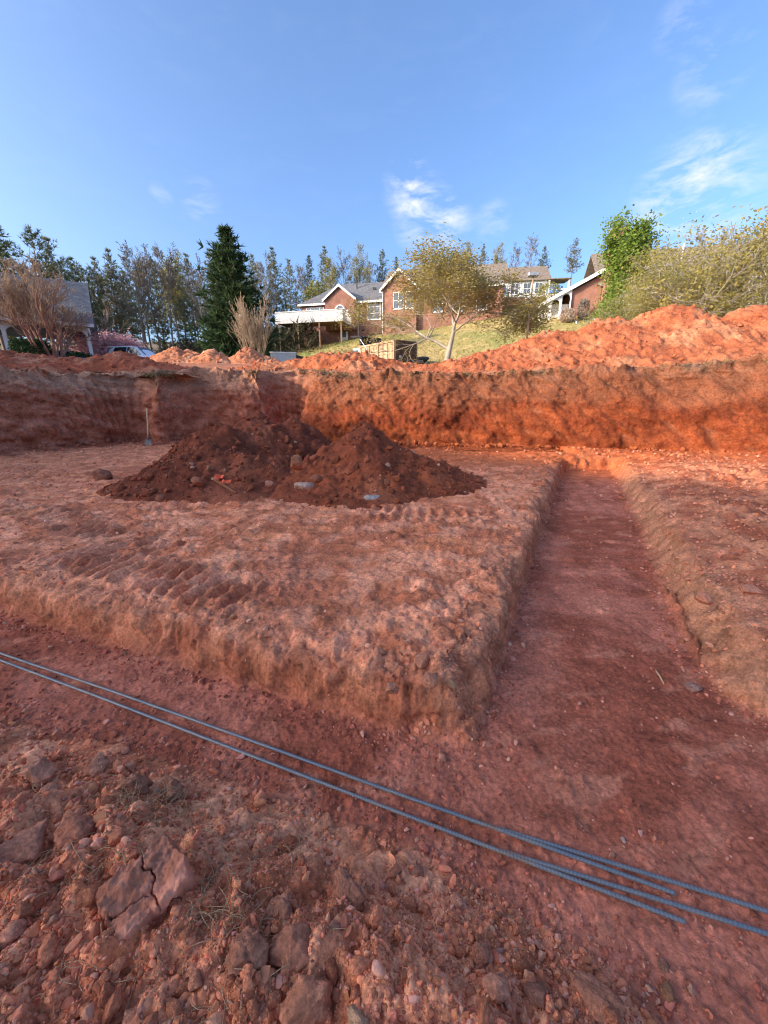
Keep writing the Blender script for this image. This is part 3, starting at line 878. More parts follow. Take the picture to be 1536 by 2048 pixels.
def surf(x, y):
    """height of whatever soil lies at x, y"""
    x = np.asarray(x, float); y = np.asarray(y, float)
    ins = poly_sd(x, y, PIT)
    z = np.where(ins < 0, H_pit(x, y)[0], H_far(x, y))
    for xs, ys, hz in HEAPS:
        r = xs[1] - xs[0]
        i = np.round((x - xs[0]) / r).astype(int); j = np.round((y - ys[0]) / r).astype(int)
        ok = (i >= 0) & (i < len(xs)) & (j >= 0) & (j < len(ys))
        z = np.where(ok, np.maximum(z, hz[np.clip(j, 0, len(ys) - 1), np.clip(i, 0, len(xs) - 1)]), z)
    return z


# ------------------------------------------------------------------ unseen building added behind and to the left to shade the near pit
def shading_building():
    n = Vector((.79, .61, 0)); u = Vector((.61, -.79, 0))
    s0 = -46.0
    o = thing('added_shade_building', 'unseen four-storey brick building added far behind and left to shade the pit', 'building', (n * s0 + u * -20), math.atan2(u.y, u.x))
    g = float(H_far(np.array(o.location.x), np.array(o.location.y)))
    o.location.z = 0
    hw, dp, ev, rg = 30.0, 7.0, 15.2, 19.7
    MB().box(-hw, hw, -dp, dp, -1, ev).build('wall', M['brick'], o)
    MB().prism([(-dp - .5, ev - .3), (dp + .5, ev - .3), (dp + .5, ev - .12), (0, rg), (-dp - .5, ev - .12)], 'x', -hw - .5, hw + .5).build('roof', M['shingle_b'], o)
    for fl in range(4):
        for i in range(12):
            x = -26 + i * 4.7; z = 2.0 + fl * 3.4
            w = MB().box(x - .65, x + .65, dp, dp + .06, z, z + 1.6).build('window', M['white'], o)
            MB().box(x - .55, x + .55, dp + .06, dp + .075, z + .1, z + 1.5).build('pane', M['glass'], w)


shading_building()


# ------------------------------------------------------------------ clods, stones, crumbs
rng = np.random.default_rng(7)


def ico(sub):
    bm = bmesh.new(); bmesh.ops.create_icosphere(bm, subdivisions=sub, radius=1)
    bm.verts.ensure_lookup_table()
    v = np.array([p.co[:] for p in bm.verts]); f = np.array([[q.index for q in t.verts] for t in bm.faces]); bm.free()
    return v, f


def clod_shape(sub, seed, rough=.25, cuts=5, flat=.75):
    v, f = ico(sub)
    r = np.random.default_rng(seed)
    v = v * (1 + rough * 1.3 * fbm3(v + seed * 3.1, 1.1, 3, seed))[:, None]
    for _ in range(cuts):                                   # broken facets
        n = r.normal(size=3); n /= np.linalg.norm(n)
        k = r.uniform(.42, .82)
        d = v @ n - k
        v = np.where((d > 0)[:, None], v - n[None] * (d * .85)[:, None], v)
    if sub > 2:
        v = v * (1 + rough * .55 * fbm3(v + seed, 2.6, 3, seed + 5) + rough * .40 * fbm3(v + seed, 7.5, 3, seed + 6))[:, None]
    s = np.array([r.uniform(.85, 1.25), r.uniform(.7, 1.0), flat * r.uniform(.75, 1.05)])
    return v * s, f


def rot_mats(n, r):
    q = r.normal(size=(n, 4)); q /= np.linalg.norm(q, axis=1)[:, None]
    w, x, y, z = q.T
    return np.stack([np.stack([1 - 2 * (y * y + z * z), 2 * (x * y - z * w), 2 * (x * z + y * w)], -1),
                     np.stack([2 * (x * y + z * w), 1 - 2 * (x * x + z * z), 2 * (y * z - x * w)], -1),
                     np.stack([2 * (x * z - y * w), 2 * (y * z + x * w), 1 - 2 * (x * x + y * y)], -1)], 1)


SMALL = [clod_shape(1, 900 + i, .55, 3, .7) for i in range(10)]
MEDI = [clod_shape(2, 930 + i, .55, 7, .75) for i in range(18)]
BIG = [clod_shape(3, 960 + i, .55, 12, .8) for i in range(18)]


def scatter_mesh(name, pos, rad_, cols, label, shapes, mat):
    vs, fs, cs, n0 = [], [], [], 0
    pick = rng.integers(0, len(shapes), len(pos))
    for k, (sv, sf) in enumerate(shapes):
        idx = np.nonzero(pick == k)[0]
        if not len(idx): continue
        R = rot_mats(len(idx), rng)
        v = np.einsum('nij,vj->nvi', R, sv) * rad_[idx][:, None, None] + pos[idx][:, None]
        f = sf[None] + (n0 + np.arange(len(idx)) * len(sv))[:, None, None]
        n0 += len(idx) * len(sv)
        vs.append(v.reshape(-1, 3)); fs.append(f.reshape(-1, 3)); cs.append(np.repeat(cols[idx], len(sv), 0))
    me = np_mesh(name, np.concatenate(vs), np.concatenate(fs), np.concatenate(cs), smooth=False)
    return tag(new_obj(name, me, mat), label, None, None, 'stuff')


def zone(x, y):
    """loose-clod density, largest radius and base colour at each point"""
    sd = poly_sd(x, y, TRENCH); heap = poly_sd(x, y, HEAPSIDE) < 0; right = (poly_sd(x, y, RIGHTSIDE) < 0) & ~heap
    patch = fbm2(x, y, .9, 3, 61); clump = fbm2(x, y, 2.4, 3, 63)
    dens = np.where(sd < 0, .16 + .25 * ss(.1, .4, clump), .20 + .45 * ss(-.05, .35, patch) * ss(-.25, .2, clump))
    dens = np.where(right & (sd > 0), .35 + .4 * ss(-.1, .3, clump), dens)
    dens = np.where(heap & (sd > .02), .55 + .45 * ss(-.3, .3, clump), dens)
    edge = np.exp(-((sd + .05) / .07) ** 2) * (sd < .02)
    dens = dens + 1.4 * edge
    dens = dens * np.where(~heap & ~right & (sd > 0) & (sd < .14), .35, 1)
    corner = np.exp(-((x - .28) ** 2 + (y - 1.72) ** 2) / .10)
    dens = dens + corner + .45 * np.exp(-((sd - .26) / .13) ** 2) * ~heap
    rmax = np.where(heap, .040, np.where(sd < 0, .016 + .014 * edge, .028)) + .02 * corner
    foot = np.zeros(x.shape); onheap = np.zeros(x.shape, bool)
    for k in (0, 1):
        xs, ys, hz = HEAPS[k]
        r = xs[1] - xs[0]
        i = np.round((x - xs[0]) / r).astype(int); j = np.round((y - ys[0]) / r).astype(int)
        ok = (i >= 0) & (i < len(xs)) & (j >= 0) & (j < len(ys))
        h = np.where(ok, hz[np.clip(j, 0, len(ys) - 1), np.clip(i, 0, len(xs) - 1)], -9)
        onheap |= h > .28
    dens = np.where(onheap, .75, dens); rmax = np.where(onheap, .115, rmax)
    c = np.where((sd < 0)[:, None], (.42, .125, .070), np.where(heap[:, None], (.62, .208, .104), (.62, .225, .118)))
    c = np.where(onheap[:, None], (.25, .068, .032), c)
    return dens, rmax, c, heap, sd, onheap


def far_clods():
    """lumps on the heaps and along the foot and rim of the bank"""
    P, R_, Cc = [], [], []
    for hi_, (xs, ys, zz) in enumerate(HEAPS[2:]):
        cnt = (2300, 800, 260, 220, 260, 1000)[hi_]
        i = rng.integers(0, len(xs), cnt * 3); j = rng.integers(0, len(ys), cnt * 3)
        x, y, z = xs[i], ys[j], zz[j, i]
        ok = (z > H_far(x, y) + .02) & (poly_sd(x, y, PIT) > .9) & (fbm2(x, y, .8, 3, 71) > -.25)
        x, y, z = x[ok][:cnt], y[ok][:cnt], z[ok][:cnt]
        r = np.minimum(.022 * rng.uniform(.02, 1, len(x)) ** (-1 / 2.2), .15)
        P.append(np.stack([x, y, z + r * .2], -1)); R_.append(r)
        base = np.array(((.46, .145, .06), (.46, .145, .06), (.48, .19, .10), (.48, .19, .10), (.48, .19, .10), (.33, .10, .055))[hi_])
        Cc.append(base[None] * rng.uniform(.7, 1.25, len(x))[:, None])
    Rp, Nn, s_ = path_resample(TOE, .02)
    k = rng.integers(0, len(Rp), 2600)
    off = -np.abs(rng.normal(.15, .3, len(k))) + .1
    q = Rp[k] + Nn[k] * off[:, None]
    r = np.minimum(.018 * rng.uniform(.03, 1, len(k)) ** (-1 / 2.0), .11)
    P.append(np.stack([q[:, 0], q[:, 1], .33 + r * .3 + .05 * np.exp(-(off / .3) ** 2)], -1)); R_.append(r)
    Cc.append(np.where((q[:, 0] > -2.5)[:, None], (.42, .12, .048), (.32, .11, .065)) * rng.uniform(.7, 1.2, len(k))[:, None])
    k = rng.integers(0, len(Rp), 2200)
    lf = ss(-8.6, -10.5, Rp[k, 0])
    off = .62 + .25 * pn2(s_[k] * .35, s_[k] * 0 + 2.5, 3) + 1.5 * lf + np.abs(rng.normal(.05, .45, len(k)))
    q = Rp[k] + Nn[k] * off[:, None]
    r = np.minimum(.018 * rng.uniform(.03, 1, len(k)) ** (-1 / 2.0), .13)
    P.append(np.stack([q[:, 0], q[:, 1], H_far(q[:, 0], q[:, 1]) + .05 + r * .3], -1)); R_.append(r)
    Cc.append(np.array((.36, .15, .085)) * rng.uniform(.7, 1.3, len(k))[:, None])
    P = np.concatenate(P); R_ = np.concatenate(R_); Cc = np.concatenate(Cc)
    scatter_mesh('far_clods', P, R_, Cc, 'loose clods on the far heaps and along the foot of the bank', SMALL, M['crumb'])


far_clods()


def pixel(p):
    """where a world point shows in the photograph (for wording labels only)"""
    c, s_ = math.cos(PITCH), math.sin(PITCH)
    y, z = p[1], p[2] - EYE
    dep = y * c - z * s_; up = y * s_ + z * c
    return 768 + FPX * p[0] / dep, 1024 - FPX * up / dep


def build_clods():
    n = 210000
    D = np.exp(rng.uniform(math.log(.36), math.log(12.5), n))
    x = rng.uniform(-1.12, 1.12, n) * (D + .5)
    ok = poly_sd(x, D, PIT) < -.35
    x, D = x[ok], D[ok]
    dens, rmax, c, heap, sd, onheap = zone(x, D)
    ok = rng.uniform(0, 1, len(x)) < dens * np.where(heap, .52, np.where(onheap, .28, .13))
    x, D, rmax, c, heap, sd, onheap = (a[ok] for a in (x, D, rmax, c, heap, sd, onheap))
    slant = np.sqrt(x * x + D * D + 1.9)
    r0 = .0021 * slant
    r = r0 * rng.uniform(0, 1, len(x)) ** (-1 / 2.3)
    r = np.where(r > rmax, r0 * rng.uniform(1, 2, len(x)), r)
    z = surf(x, D)
    pos = np.stack([x, D, z + r * .16], -1)
    tone = rng.uniform(.62, 1.3, len(x))[:, None] * (1 + rng.normal(0, .05, (len(x), 3)))
    pale = (rng.uniform(0, 1, len(x)) < np.where(onheap, .05, .20))[:, None]
    col = np.where(pale, c * .55 + np.array((.70, .38, .26)) * .45, c) * tone
    size = r / slant
    order = np.argsort(-size)
    solo = order[:230]
    rest = order[230:]
    big = rest[r[rest] / slant[rest] > .0062]; small = rest[r[rest] / slant[rest] <= .0062]
    scatter_mesh('soil_clods', pos[big], r[big], col[big], 'loose red clay clods strewn over the pit floor', MEDI, M['crumb'])
    scatter_mesh('soil_crumbs', pos[small], r[small], col[small], 'fine crumbs of red clay over the pit floor', SMALL, M['crumb'])
    meshes = {}
    for j in solo:
        zone_n = 'heap' if heap[j] and sd[j] > 0 else 'pile' if onheap[j] else 'trench' if sd[j] < 0 else 'flat'
        k = int(rng.integers(0, len(BIG)))
        if (zone_n, k) not in meshes:
            sv, sf = BIG[k]
            base = np.array({'heap': (.60, .20, .100), 'pile': (.26, .072, .035), 'trench': (.45, .14, .078), 'flat': (.60, .22, .115)}[zone_n])
            base = base * rng.uniform(.85, 1.15)
            if rng.uniform() < (.2 if zone_n != 'pile' else .05): base = base * .6 + np.array((.52, .28, .19)) * .4
            me = np_mesh('soil_clod', sv, sf, np.repeat(base[None], len(sv), 0))
            me.materials.append(M['clod'])
            meshes[(zone_n, k)] = me
        o = bpy.data.objects.new('soil_clod', meshes[(zone_n, k)]); C.objects.link(o)
        o.location = pos[j]; o.scale = (r[j],) * 3
        o.rotation_euler = tuple(rng.uniform(0, 6.28, 3))
        ppx, ppy = pixel(o.location)
        hl = ('loose clod on the spoil left of the cracked clay slab' if ppx < 190 else
              'loose clod at the bottom edge below the cracked clay slab' if ppx < 430 and ppy > 1860 else
              'loose clod on the spoil crest above the cracked clay slab' if ppx < 430 and ppy < 1660 else
              'loose clod right beside the cracked clay slab' if ppx < 430 else
              'loose clod between the steel bars and the big round clod' if ppx < 760 and ppy < 1830 else
              'loose clod around the big round clod at bottom centre' if ppx < 760 else
              'loose clod in the gravelly spoil at the bottom right of centre')
        tag(o, {'heap': hl,
                'pile': 'dark red clod lying on the soil heaps in the pit',
                'trench': 'small red clod lying on a trench floor',
                'flat': 'loose clay clod lying on the flat ground between trenches'}[zone_n], 'clod', {'heap': 'clods on the near spoil', 'pile': 'clods on the heaps', 'trench': 'clods in the trenches', 'flat': 'clods on the flat ground'}[zone_n])


build_clods()


def named_stone(px, py, wpx, label, name='stone', col=(.42, .19, .115), flat=.8, rz=0., tilt=0., seed=0, elong=1., cuts=8, mat=None, sink=.25, cat=None, rough=.28):
    """a stone or clod standing where the photograph shows it; wpx is its width there"""
    p = on(px, py, .12)
    for _ in range(5):
        z = float(surf(np.array([p.x]), np.array([p.y]))[0]); p = on(px, py, z + .02)
    r = wpx / FPX * (p - Vector((0, 0, EYE))).length * .5 * (.62 if py > 1500 else .72)
    v, f = clod_shape(4 if wpx > 60 else 3, 1200 + seed, rough * 1.5, cuts if name == 'stone' else min(cuts, 5), 1.0)
    v = v * (1 + .34 * np.abs(fbm3(v, 2.8, 4, seed + 9)) + .14 * fbm3(v, 8, 3, seed + 11))[:, None]
    v = v / np.abs(v).max(0) * np.array((elong, 1, flat))
    if name != 'stone':
        col = tuple(c_ * (.66 if py < 1050 else 1.) for c_ in col)
        col = (col[0] * 1.34, col[0] * (.50 + .3 * (col[1] / col[0] - .40)), col[0] * (.28 + .3 * (col[2] / col[0] - .25)))
    cl = np.array(col) * (1 + .55 * fbm3(v, 2.2, 4, seed))[:, None]
    me = np_mesh(name, v, f, cl)
    o = new_obj(name, me, mat or M['clod'])
    o.location = (p.x, p.y, z + r * flat * (1 - sink * 2) * .7); o.scale = (r, r, r)
    o.rotation_euler = (tilt, tilt * .6, rz)
    return tag(o, label, cat or ('stone' if name == 'stone' else 'clod'))


ST = (.46, .36, .30)
named_stone(745, 993, 46, 'flat pale grey stone at the foot of the right-hand soil heap', col=ST, flat=.32, seed=1, cuts=10, elong=1.1)
named_stone(607, 972, 58, 'angular brown and white slab lying between the two soil heaps', col=(.42, .26, .19), flat=.42, seed=2, cuts=12, rz=.3)
named_stone(592, 930, 44, 'tall tawny boulder leaning in the gap between the soil heaps', 'boulder', (.42, .17, .08), 1.15, .4, .35, 3, cat='boulder')
named_stone(632, 957, 40, 'reddish broken boulder beside the slab between the heaps', 'boulder', (.38, .13, .07), .75, 1.2, .1, 4, cat='boulder')
named_stone(655, 955, 24, 'small red block right of the broken boulder between the heaps', 'boulder', (.36, .12, .065), .8, .2, .1, 5, cat='boulder')
named_stone(540, 968, 26, 'rounded brown stone at the foot of the gap between the heaps', col=(.33, .14, .09), seed=6)
named_stone(389, 886, 22, 'pale stone on the upper slope of the left soil heap', col=ST, flat=.6, seed=7)
named_stone(205, 958, 40, 'dark brown boulder at the left foot of the long soil heap', 'boulder', (.26, .10, .06), .95, .6, .1, 8, cat='boulder')
named_stone(320, 996, 26, 'reddish clod at the front foot of the long soil heap', 'clod', (.33, .12, .08), .75, seed=9)
named_stone(218, 985, 18, 'small red clod in front of the dark boulder', 'clod', (.35, .13, .085), .75, seed=10)
named_stone(824, 906, 22, 'grey stone high on the right flank of the right-hand heap', col=(.38, .33, .29), flat=.6, seed=11)
named_stone(716, 908, 56, 'large flat-faced clod set in the top of the right-hand heap', 'clod', (.31, .10, .055), .7, .2, .3, 12, sink=.4)
named_stone(800, 935, 40, 'broad clod on the right slope of the right-hand heap', 'clod', (.30, .10, .055), .55, .9, .2, 13, sink=.35)
named_stone(775, 965, 30, 'brown clod low on the front of the right-hand heap', 'clod', (.32, .115, .065), .8, .5, .1, 14)
named_stone(393, 962, 32, 'red rock half buried low on the long soil heap', 'boulder', (.34, .105, .065), .8, .2, .1, 15, cat='boulder', sink=.35)
named_stone(1387, 1372, 30, 'rounded brown stone at the foot of the right trench side', col=(.34, .17, .12), flat=.62, elong=1.15, seed=16, cuts=2)
named_stone(1410, 1196, 34, 'rounded clod sitting on the right shoulder of the trench', 'clod', (.40, .17, .10), .85, seed=17)
named_stone(1497, 1178, 44, 'broad flat clod on the ground right of the trench', 'clod', (.42, .20, .12), .5, .4, .1, 18)
named_stone(1334, 1977, 34, 'orange-brown stone on the trench floor at the lower right', col=(.47, .20, .10), flat=.85, seed=19, cuts=6)
named_stone(1330, 1925, 24, 'low brown stone below the ends of the steel bars', col=(.36, .15, .09), flat=.55, seed=20)
named_stone(1248, 1673, 14, 'small pale pebble on the trench floor above the steel bars', col=(.55, .38, .30), flat=.7, seed=21)
named_stone(590, 1895, 108, 'big round red clod in the near spoil, bottom centre', 'clod', (.37, .145, .085), .75, .2, .1, 22, sink=.3)
named_stone(492, 1905, 92, 'tall crumbly clod with grass roots left of the big round one', 'clod', (.38, .17, .10), .9, .7, .1, 23, sink=.25, rough=.36)
named_stone(622, 2010, 118, 'large wedge-shaped clod with a bright orange edge at the bottom edge', 'clod', (.44, .17, .08), .7, 1.0, .35, 24, cuts=10, sink=.25)
named_stone(716, 2036, 46, 'tan angular stone at the bottom edge', col=(.50, .27, .15), flat=.9, seed=25)
named_stone(688, 1775, 62, 'long tilted red-brown clod above the big round one', 'clod', (.38, .16, .10), .5, -.8, .25, 26, elong=1.9)
named_stone(665, 1850, 34, 'pale pink clod right of the big round one', 'clod', (.45, .24, .17), .85, seed=27)
named_stone(560, 1820, 70, 'grey-brown clod above left of the big round one', 'clod', (.37, .21, .14), .8, .3, .1, 28)
named_stone(152, 1650, 80, 'smooth red mound-shaped clod in the spoil at the left', 'clod', (.37, .14, .085), .65, .3, .1, 29, cuts=2, sink=.35)
named_stone(50, 1690, 70, 'long slanting pinkish clod near the left edge', 'clod', (.42, .20, .14), .55, .9, .3, 30, elong=1.5, cuts=6, sink=.3)
named_stone(24, 1862, 48, 'rounded pink clod at the left edge', 'clod', (.43, .19, .13), .85, seed=31)
named_stone(70, 1545, 86, 'pale cracked tan clod near the left edge', 'clod', (.48, .28, .18), .62, .5, .1, 32, rough=.34)
named_stone(85, 1590, 55, 'brown lump just below the pale cracked clod', 'clod', (.38, .19, .12), .75, .5, .1, 33)
named_stone(190, 1535, 60, 'rough brown clod behind the roots on the spoil', 'clod', (.36, .21, .14), .8, .2, .1, 34, rough=.4)
named_stone(340, 1575, 66, 'dark clod bound with roots on the crest of the spoil', 'clod', (.30, .17, .11), .85, .2, .1, 35, rough=.42)
named_stone(270, 1570, 70, 'shaggy root-bound clod left of the dark one', 'clod', (.33, .20, .13), .75, .9, .1, 36, rough=.42)
named_stone(393, 1955, 34, 'oval orange-brown clod standing in the near spoil', 'clod', (.44, .19, .10), 1.2, .2, .2, 37, cuts=3)
named_stone(860, 1360, 50, 'broken clod on the corner of the flat ground', 'clod', (.45, .22, .135), .85, .3, .1, 38)
named_stone(845, 1320, 44, 'upper clod of the tumbled pile at the corner', 'clod', (.44, .21, .13), .9, .3, .1, 39)
named_stone(785, 1375, 40, 'tilted clod at the left of the tumbled corner pile', 'clod', (.45, .21, .13), .8, 1.3, .4, 40)
named_stone(1195, 1990, 72, 'long brown clod lying at the edge of the near spoil, bottom right', 'clod', (.38, .165, .10), .5, -.9, .2, 41, elong=1.5, sink=.3)
named_stone(1075, 1990, 46, 'egg-shaped clod in the gravelly spoil at the bottom', 'clod', (.37, .20, .14), .95, .2, .1, 42, cuts=3)
named_stone(992, 1965, 54, 'rough grey-brown clod in the gravelly spoil', 'clod', (.35, .21, .15), .9, .2, .1, 43)
named_stone(965, 1905, 42, 'smooth reddish clod at the top of the gravelly spoil', 'clod', (.39, .17, .11), .8, .2, .1, 44)
named_stone(232, 718 + 92, 30, 'pale stone high on the left bank', col=(.46, .27, .19), seed=45) if False else None


def clay_slab():
    """a dried slab of clay split by cracks"""
    p = on(290, 1770, .30)
    nx, ny = 90, 70
    u, v = np.meshgrid(np.linspace(-1, 1, nx), np.linspace(-1, 1, ny))
    ed = 1 - np.maximum(np.abs(u) ** 3 + .5 * fbm2(u, v, 1.7, 4, 3), np.abs(v) ** 3 + .55 * fbm2(u + 5, v, 1.7, 4, 5))
    wu = u + .28 * fbm2(u, v, 1.6, 4, 9)
    idn = (wu > .12) * .5 + .25
    crack = np.maximum(1 - ss(.0, .035, np.abs(wu - .12)), (1 - ss(.0, .022, np.abs(v * .8 + .35 * u + .3 * fbm2(u, v, 2.2, 4, 10) + .3))) * ss(.1, -.2, u))
    z = .05 * ss(.0, .3, ed) + .012 * (idn - .5) + .014 * fbm2(u, v, 4, 5, 13) + .03 * fbm2(u, v, 1.2, 2, 15) + .02 * np.abs(fbm2(u, v, 7, 3, 14)) * ss(.5, .1, ed) - .04 * crack * ss(0, .2, ed) - .06 * (1 - ss(-.05, .08, ed))
    col = mixc((.50, .175, .095), (.64, .25, .150), ss(-.3, .3, fbm2(u, v, 2, 4, 19)))
    me = np_mesh('clay_slab', np.stack([u * .11, v * .085, z * .9], -1).reshape(-1, 3), grid_faces(ny, nx), col.reshape(-1, 3))
    o = new_obj('clay_slab', me, M['clod'])
    zz = float(surf(np.array([p.x]), np.array([p.y]))[0])
    o.location = (p.x, p.y, zz + .01); o.rotation_euler = (.22, -.08, .85)
    tag(o, 'smooth pink dried slab of clay split by cracks, in the near spoil', 'clay slab')


clay_slab()


def build_straw():
    """dry grass and roots mixed into the near spoil"""
    vs, fs, n0 = [], [], 0
    spots = [(480, 1690, .10, 70), (560, 1665, .09, 40), (230, 1720, .10, 90), (200, 1700, .08, 60), (560, 1560, .08, 20), (280, 1570, .06, 110), (340, 1570, .06, 110), (190, 1540, .06, 60), (110, 1790, .15, 90),
             (470, 1850, .05, 70), (430, 1830, .06, 60), (500, 1870, .04, 50), (330, 1700, .12, 70), (250, 1640, .12, 80), (60, 1600, .10, 40), (300, 1900, .15, 50), (480, 2000, .08, 25), (690, 1720, .15, 20), (150, 1950, .15, 40), (380, 1990, .1, 25)]
    for px, py, sg, cnt in spots:
        p = on(px, py, .25)
        cnt = int(cnt * .75); xs = p.x + rng.normal(0, sg, cnt); ys = p.y + rng.normal(0, sg * .8, cnt)
        zs = surf(xs, ys)
        th0 = rng.uniform(0, 6.28)
        for x, y, z in zip(xs, ys, zs):
            L = rng.uniform(.03, .12); th = th0 + rng.normal(0, .9); k = rng.normal(0, 5); el = rng.uniform(-.1, .7)
            w = rng.uniform(.0006, .0013)
            q = np.array((x, y, z + .004)); pts = [q]
            for i in range(5):
                q = q + np.array((math.cos(th) * math.cos(el), math.sin(th) * math.cos(el), math.sin(el))) * L / 5
                th += k * L / 5 * 3; el -= .22; pts.append(q)
            pts = np.array(pts)
            t = pts[-1] - pts[0]; sdv = np.cross(t, (0, 0, 1.)); sdv /= np.linalg.norm(sdv) + 1e-9
            upv = np.array((0, 0, 1.))
            ring = np.stack([pts + sdv * w, pts - sdv * w, pts + upv * w * 1.5], 1)
            vs.append(ring.reshape(-1, 3))
            for i in range(5):
                a = n0 + i * 3
                fs += [(a, a + 1, a + 4, a + 3), (a + 1, a + 2, a + 5, a + 4), (a + 2, a, a + 3, a + 5)]
            n0 += 18
    me = np_mesh('straw_and_roots', np.concatenate(vs), np.array(fs))
    tag(new_obj('straw_and_roots', me, M['straw']), 'dry grass and fine roots tangled in the near spoil', None, None, 'stuff')


build_straw()


# ------------------------------------------------------------------ steel reinforcing bars
def rebar_mat():
    m, nt, N, L, b = mat_nodes('blue_grey_rebar_steel')
    b.inputs['Roughness'].default_value = .45; b.inputs['Metallic'].default_value = .3; spec(b, .5)
    tc = N.new('ShaderNodeTexCoord'); n = N.new('ShaderNodeTexNoise'); n.inputs['Scale'].default_value = 3.2; n.inputs['Detail'].default_value = 8; n.inputs['Roughness'].default_value = .7
    L.new(tc.outputs['Object'], n.inputs['Vector'])
    rp = N.new('ShaderNodeValToRGB'); e = rp.color_ramp.elements
    e[0].position = .38; e[0].color = (.16, .18, .205, 1); e[1].position = .66; e[1].color = (.30, .17, .10, 1)
    k = rp.color_ramp.elements.new(.56); k.color = (.24, .22, .20, 1)
    L.new(n.outputs['Fac'], rp.inputs[0])
    ca = N.new('ShaderNodeAttribute'); ca.attribute_name = 'Col'
    vm = N.new('ShaderNodeVectorMath'); vm.operation = 'MULTIPLY'; L.new(rp.outputs[0], vm.inputs[0]); L.new(ca.outputs['Color'], vm.inputs[1])
    L.new(vm.outputs[0], b.inputs['Base Color'])
    return m


M['rebar'] = rebar_mat()


def rebar(a, b, label, r=.0069, ext_a=0, ext_b=0, skew=1, bow=0.):
    A = Vector(on(*a, .02)); B = Vector(on(*b, .02))
    d = (B - A); A = A - d.normalized() * ext_a; B = B + d.normalized() * ext_b
    Ln = (B - A).length; d = (B - A).normalized(); side = Vector((-d.y, d.x, 0))
    step = .0032; n = int(Ln / step); k = 10
    s = np.linspace(0, Ln, n)
    th = np.arange(k) * 2 * math.pi / k
    S, T = np.meshgrid(s, th, indexing='ij')
    rib = np.clip(np.cos(2 * math.pi * (S / .0128 + skew * .55 * np.abs(((T / math.pi) % 1) - .5) * 2)) - .15, 0, 1)
    lug = np.exp(-(np.minimum(np.abs(np.sin(T)), 1) / .22) ** 2)
    rr = r * (1 + .17 * np.maximum(rib, lug))
    gx = np.interp(s, [0, Ln], [A.x, B.x]) + side.x * bow * np.sin(math.pi * s / Ln); gy = np.interp(s, [0, Ln], [A.y, B.y]) + side.y * bow * np.sin(math.pi * s / Ln)
    gz = H_pit(gx, gy)[0]
    w = 161
    gz = np.array([gz[max(0, i - w // 2):i + w // 2 + 1].max() for i in range(0, n, 20)])
    gz = np.interp(np.arange(n), np.arange(0, n, 20), gz)
    kk = np.ones(301) / 301; gz = np.convolve(np.pad(gz, 150, 'edge'), kk, 'valid') + r * .9
    P = np.stack([gx, gy, gz], -1)
    V = P[:, None] + rr[..., None] * (np.cos(T)[..., None] * np.array(side) + np.sin(T)[..., None] * np.array((0, 0, 1.)))
    i = np.arange(n - 1)[:, None] * k + np.arange(k)[None]; j = np.arange(n - 1)[:, None] * k + (np.arange(k)[None] + 1) % k
    f = np.stack([i, j, j + k, i + k], -1).reshape(-1, 4)
    tone_ = (.70 + .50 * np.maximum(rib, .6 * lug))[..., None] * np.array((1., 1., 1.))
    me = np_mesh('rebar', V.reshape(-1, 3), f, tone_.reshape(-1, 3))
    bm = bmesh.new(); bm.from_mesh(me); bmesh.ops.holes_fill(bm, edges=[e for e in bm.edges if e.is_boundary], sides=20); bmesh.ops.recalc_face_normals(bm, faces=bm.faces); bm.to_mesh(me); bm.free()
    tag(new_obj('rebar', me, M['rebar']), label, 'steel bar', 'reinforcing bars in the trench')


rebar((0, 1308), (1350, 1785), 'upper of the two long ribbed steel bars crossing from the left edge', ext_a=1.2, bow=.012)
rebar((0, 1320), (1370, 1842), 'lower of the two long ribbed steel bars, ending lowest at right', ext_a=1.0, skew=-1, bow=.004)
rebar((940, 1637), (1536, 1822), 'ribbed steel bar starting mid-trench above the others and leaving at right', ext_b=1.6, skew=-1)
rebar((1003, 1699), (1536, 1866), 'blue ribbed steel bar starting beside the lower long one and leaving at right', ext_b=1.8)


# ------------------------------------------------------------------ small things around the pit
def hz(x, y):
    return float(surf(np.array([x]), np.array([y]))[0])


def bar_between(a, b, r, n=6):
    return MB().tube([a, b], r, n)


def shovel():
    a, b = at(293, 816, 12.75), at(296, 878, 12.35)
    o = thing('shovel', 'long-handled shovel leaning against the bank in the corner of the pit', 'shovel', b)
    d = Vector(a) - Vector(b)
    MB().tube([(0, 0, 0), d * .5 + Vector((.01, 0, 0)), d], [.022, .021, .019], 8).build('handle', M['handle'], o, True)
    MB().tube([d * -.02, d * .14], [.026, .022], 8).build('socket', M['bark'], o, True)
    n = d.normalized(); w = Vector((1, .15, 0)).normalized(); k = n.cross(w)
    pts, fs = [], []
    prof = ((0, .10, .015), (.06, .125, .03), (.16, .13, .04), (.25, .10, .03), (.31, .05, .015), (.335, .008, 0))
    for t, hw, cup in prof:
        for u in (-1, -.5, 0, .5, 1):
            pts.append(-n * t + w * hw * u + k * (cup * (1 - u * u) + .05 * t))
    for i in range(len(prof) - 1):
        for j in range(4):
            q = i * 5 + j; fs.append((q, q + 1, q + 6, q + 5))
    bl = MB().add([p_ * .8 for p_ in pts], fs).build('blade', M['bark'], o, True)
    md = bl.modifiers.new('thick', 'SOLIDIFY'); md.thickness = .006


shovel()


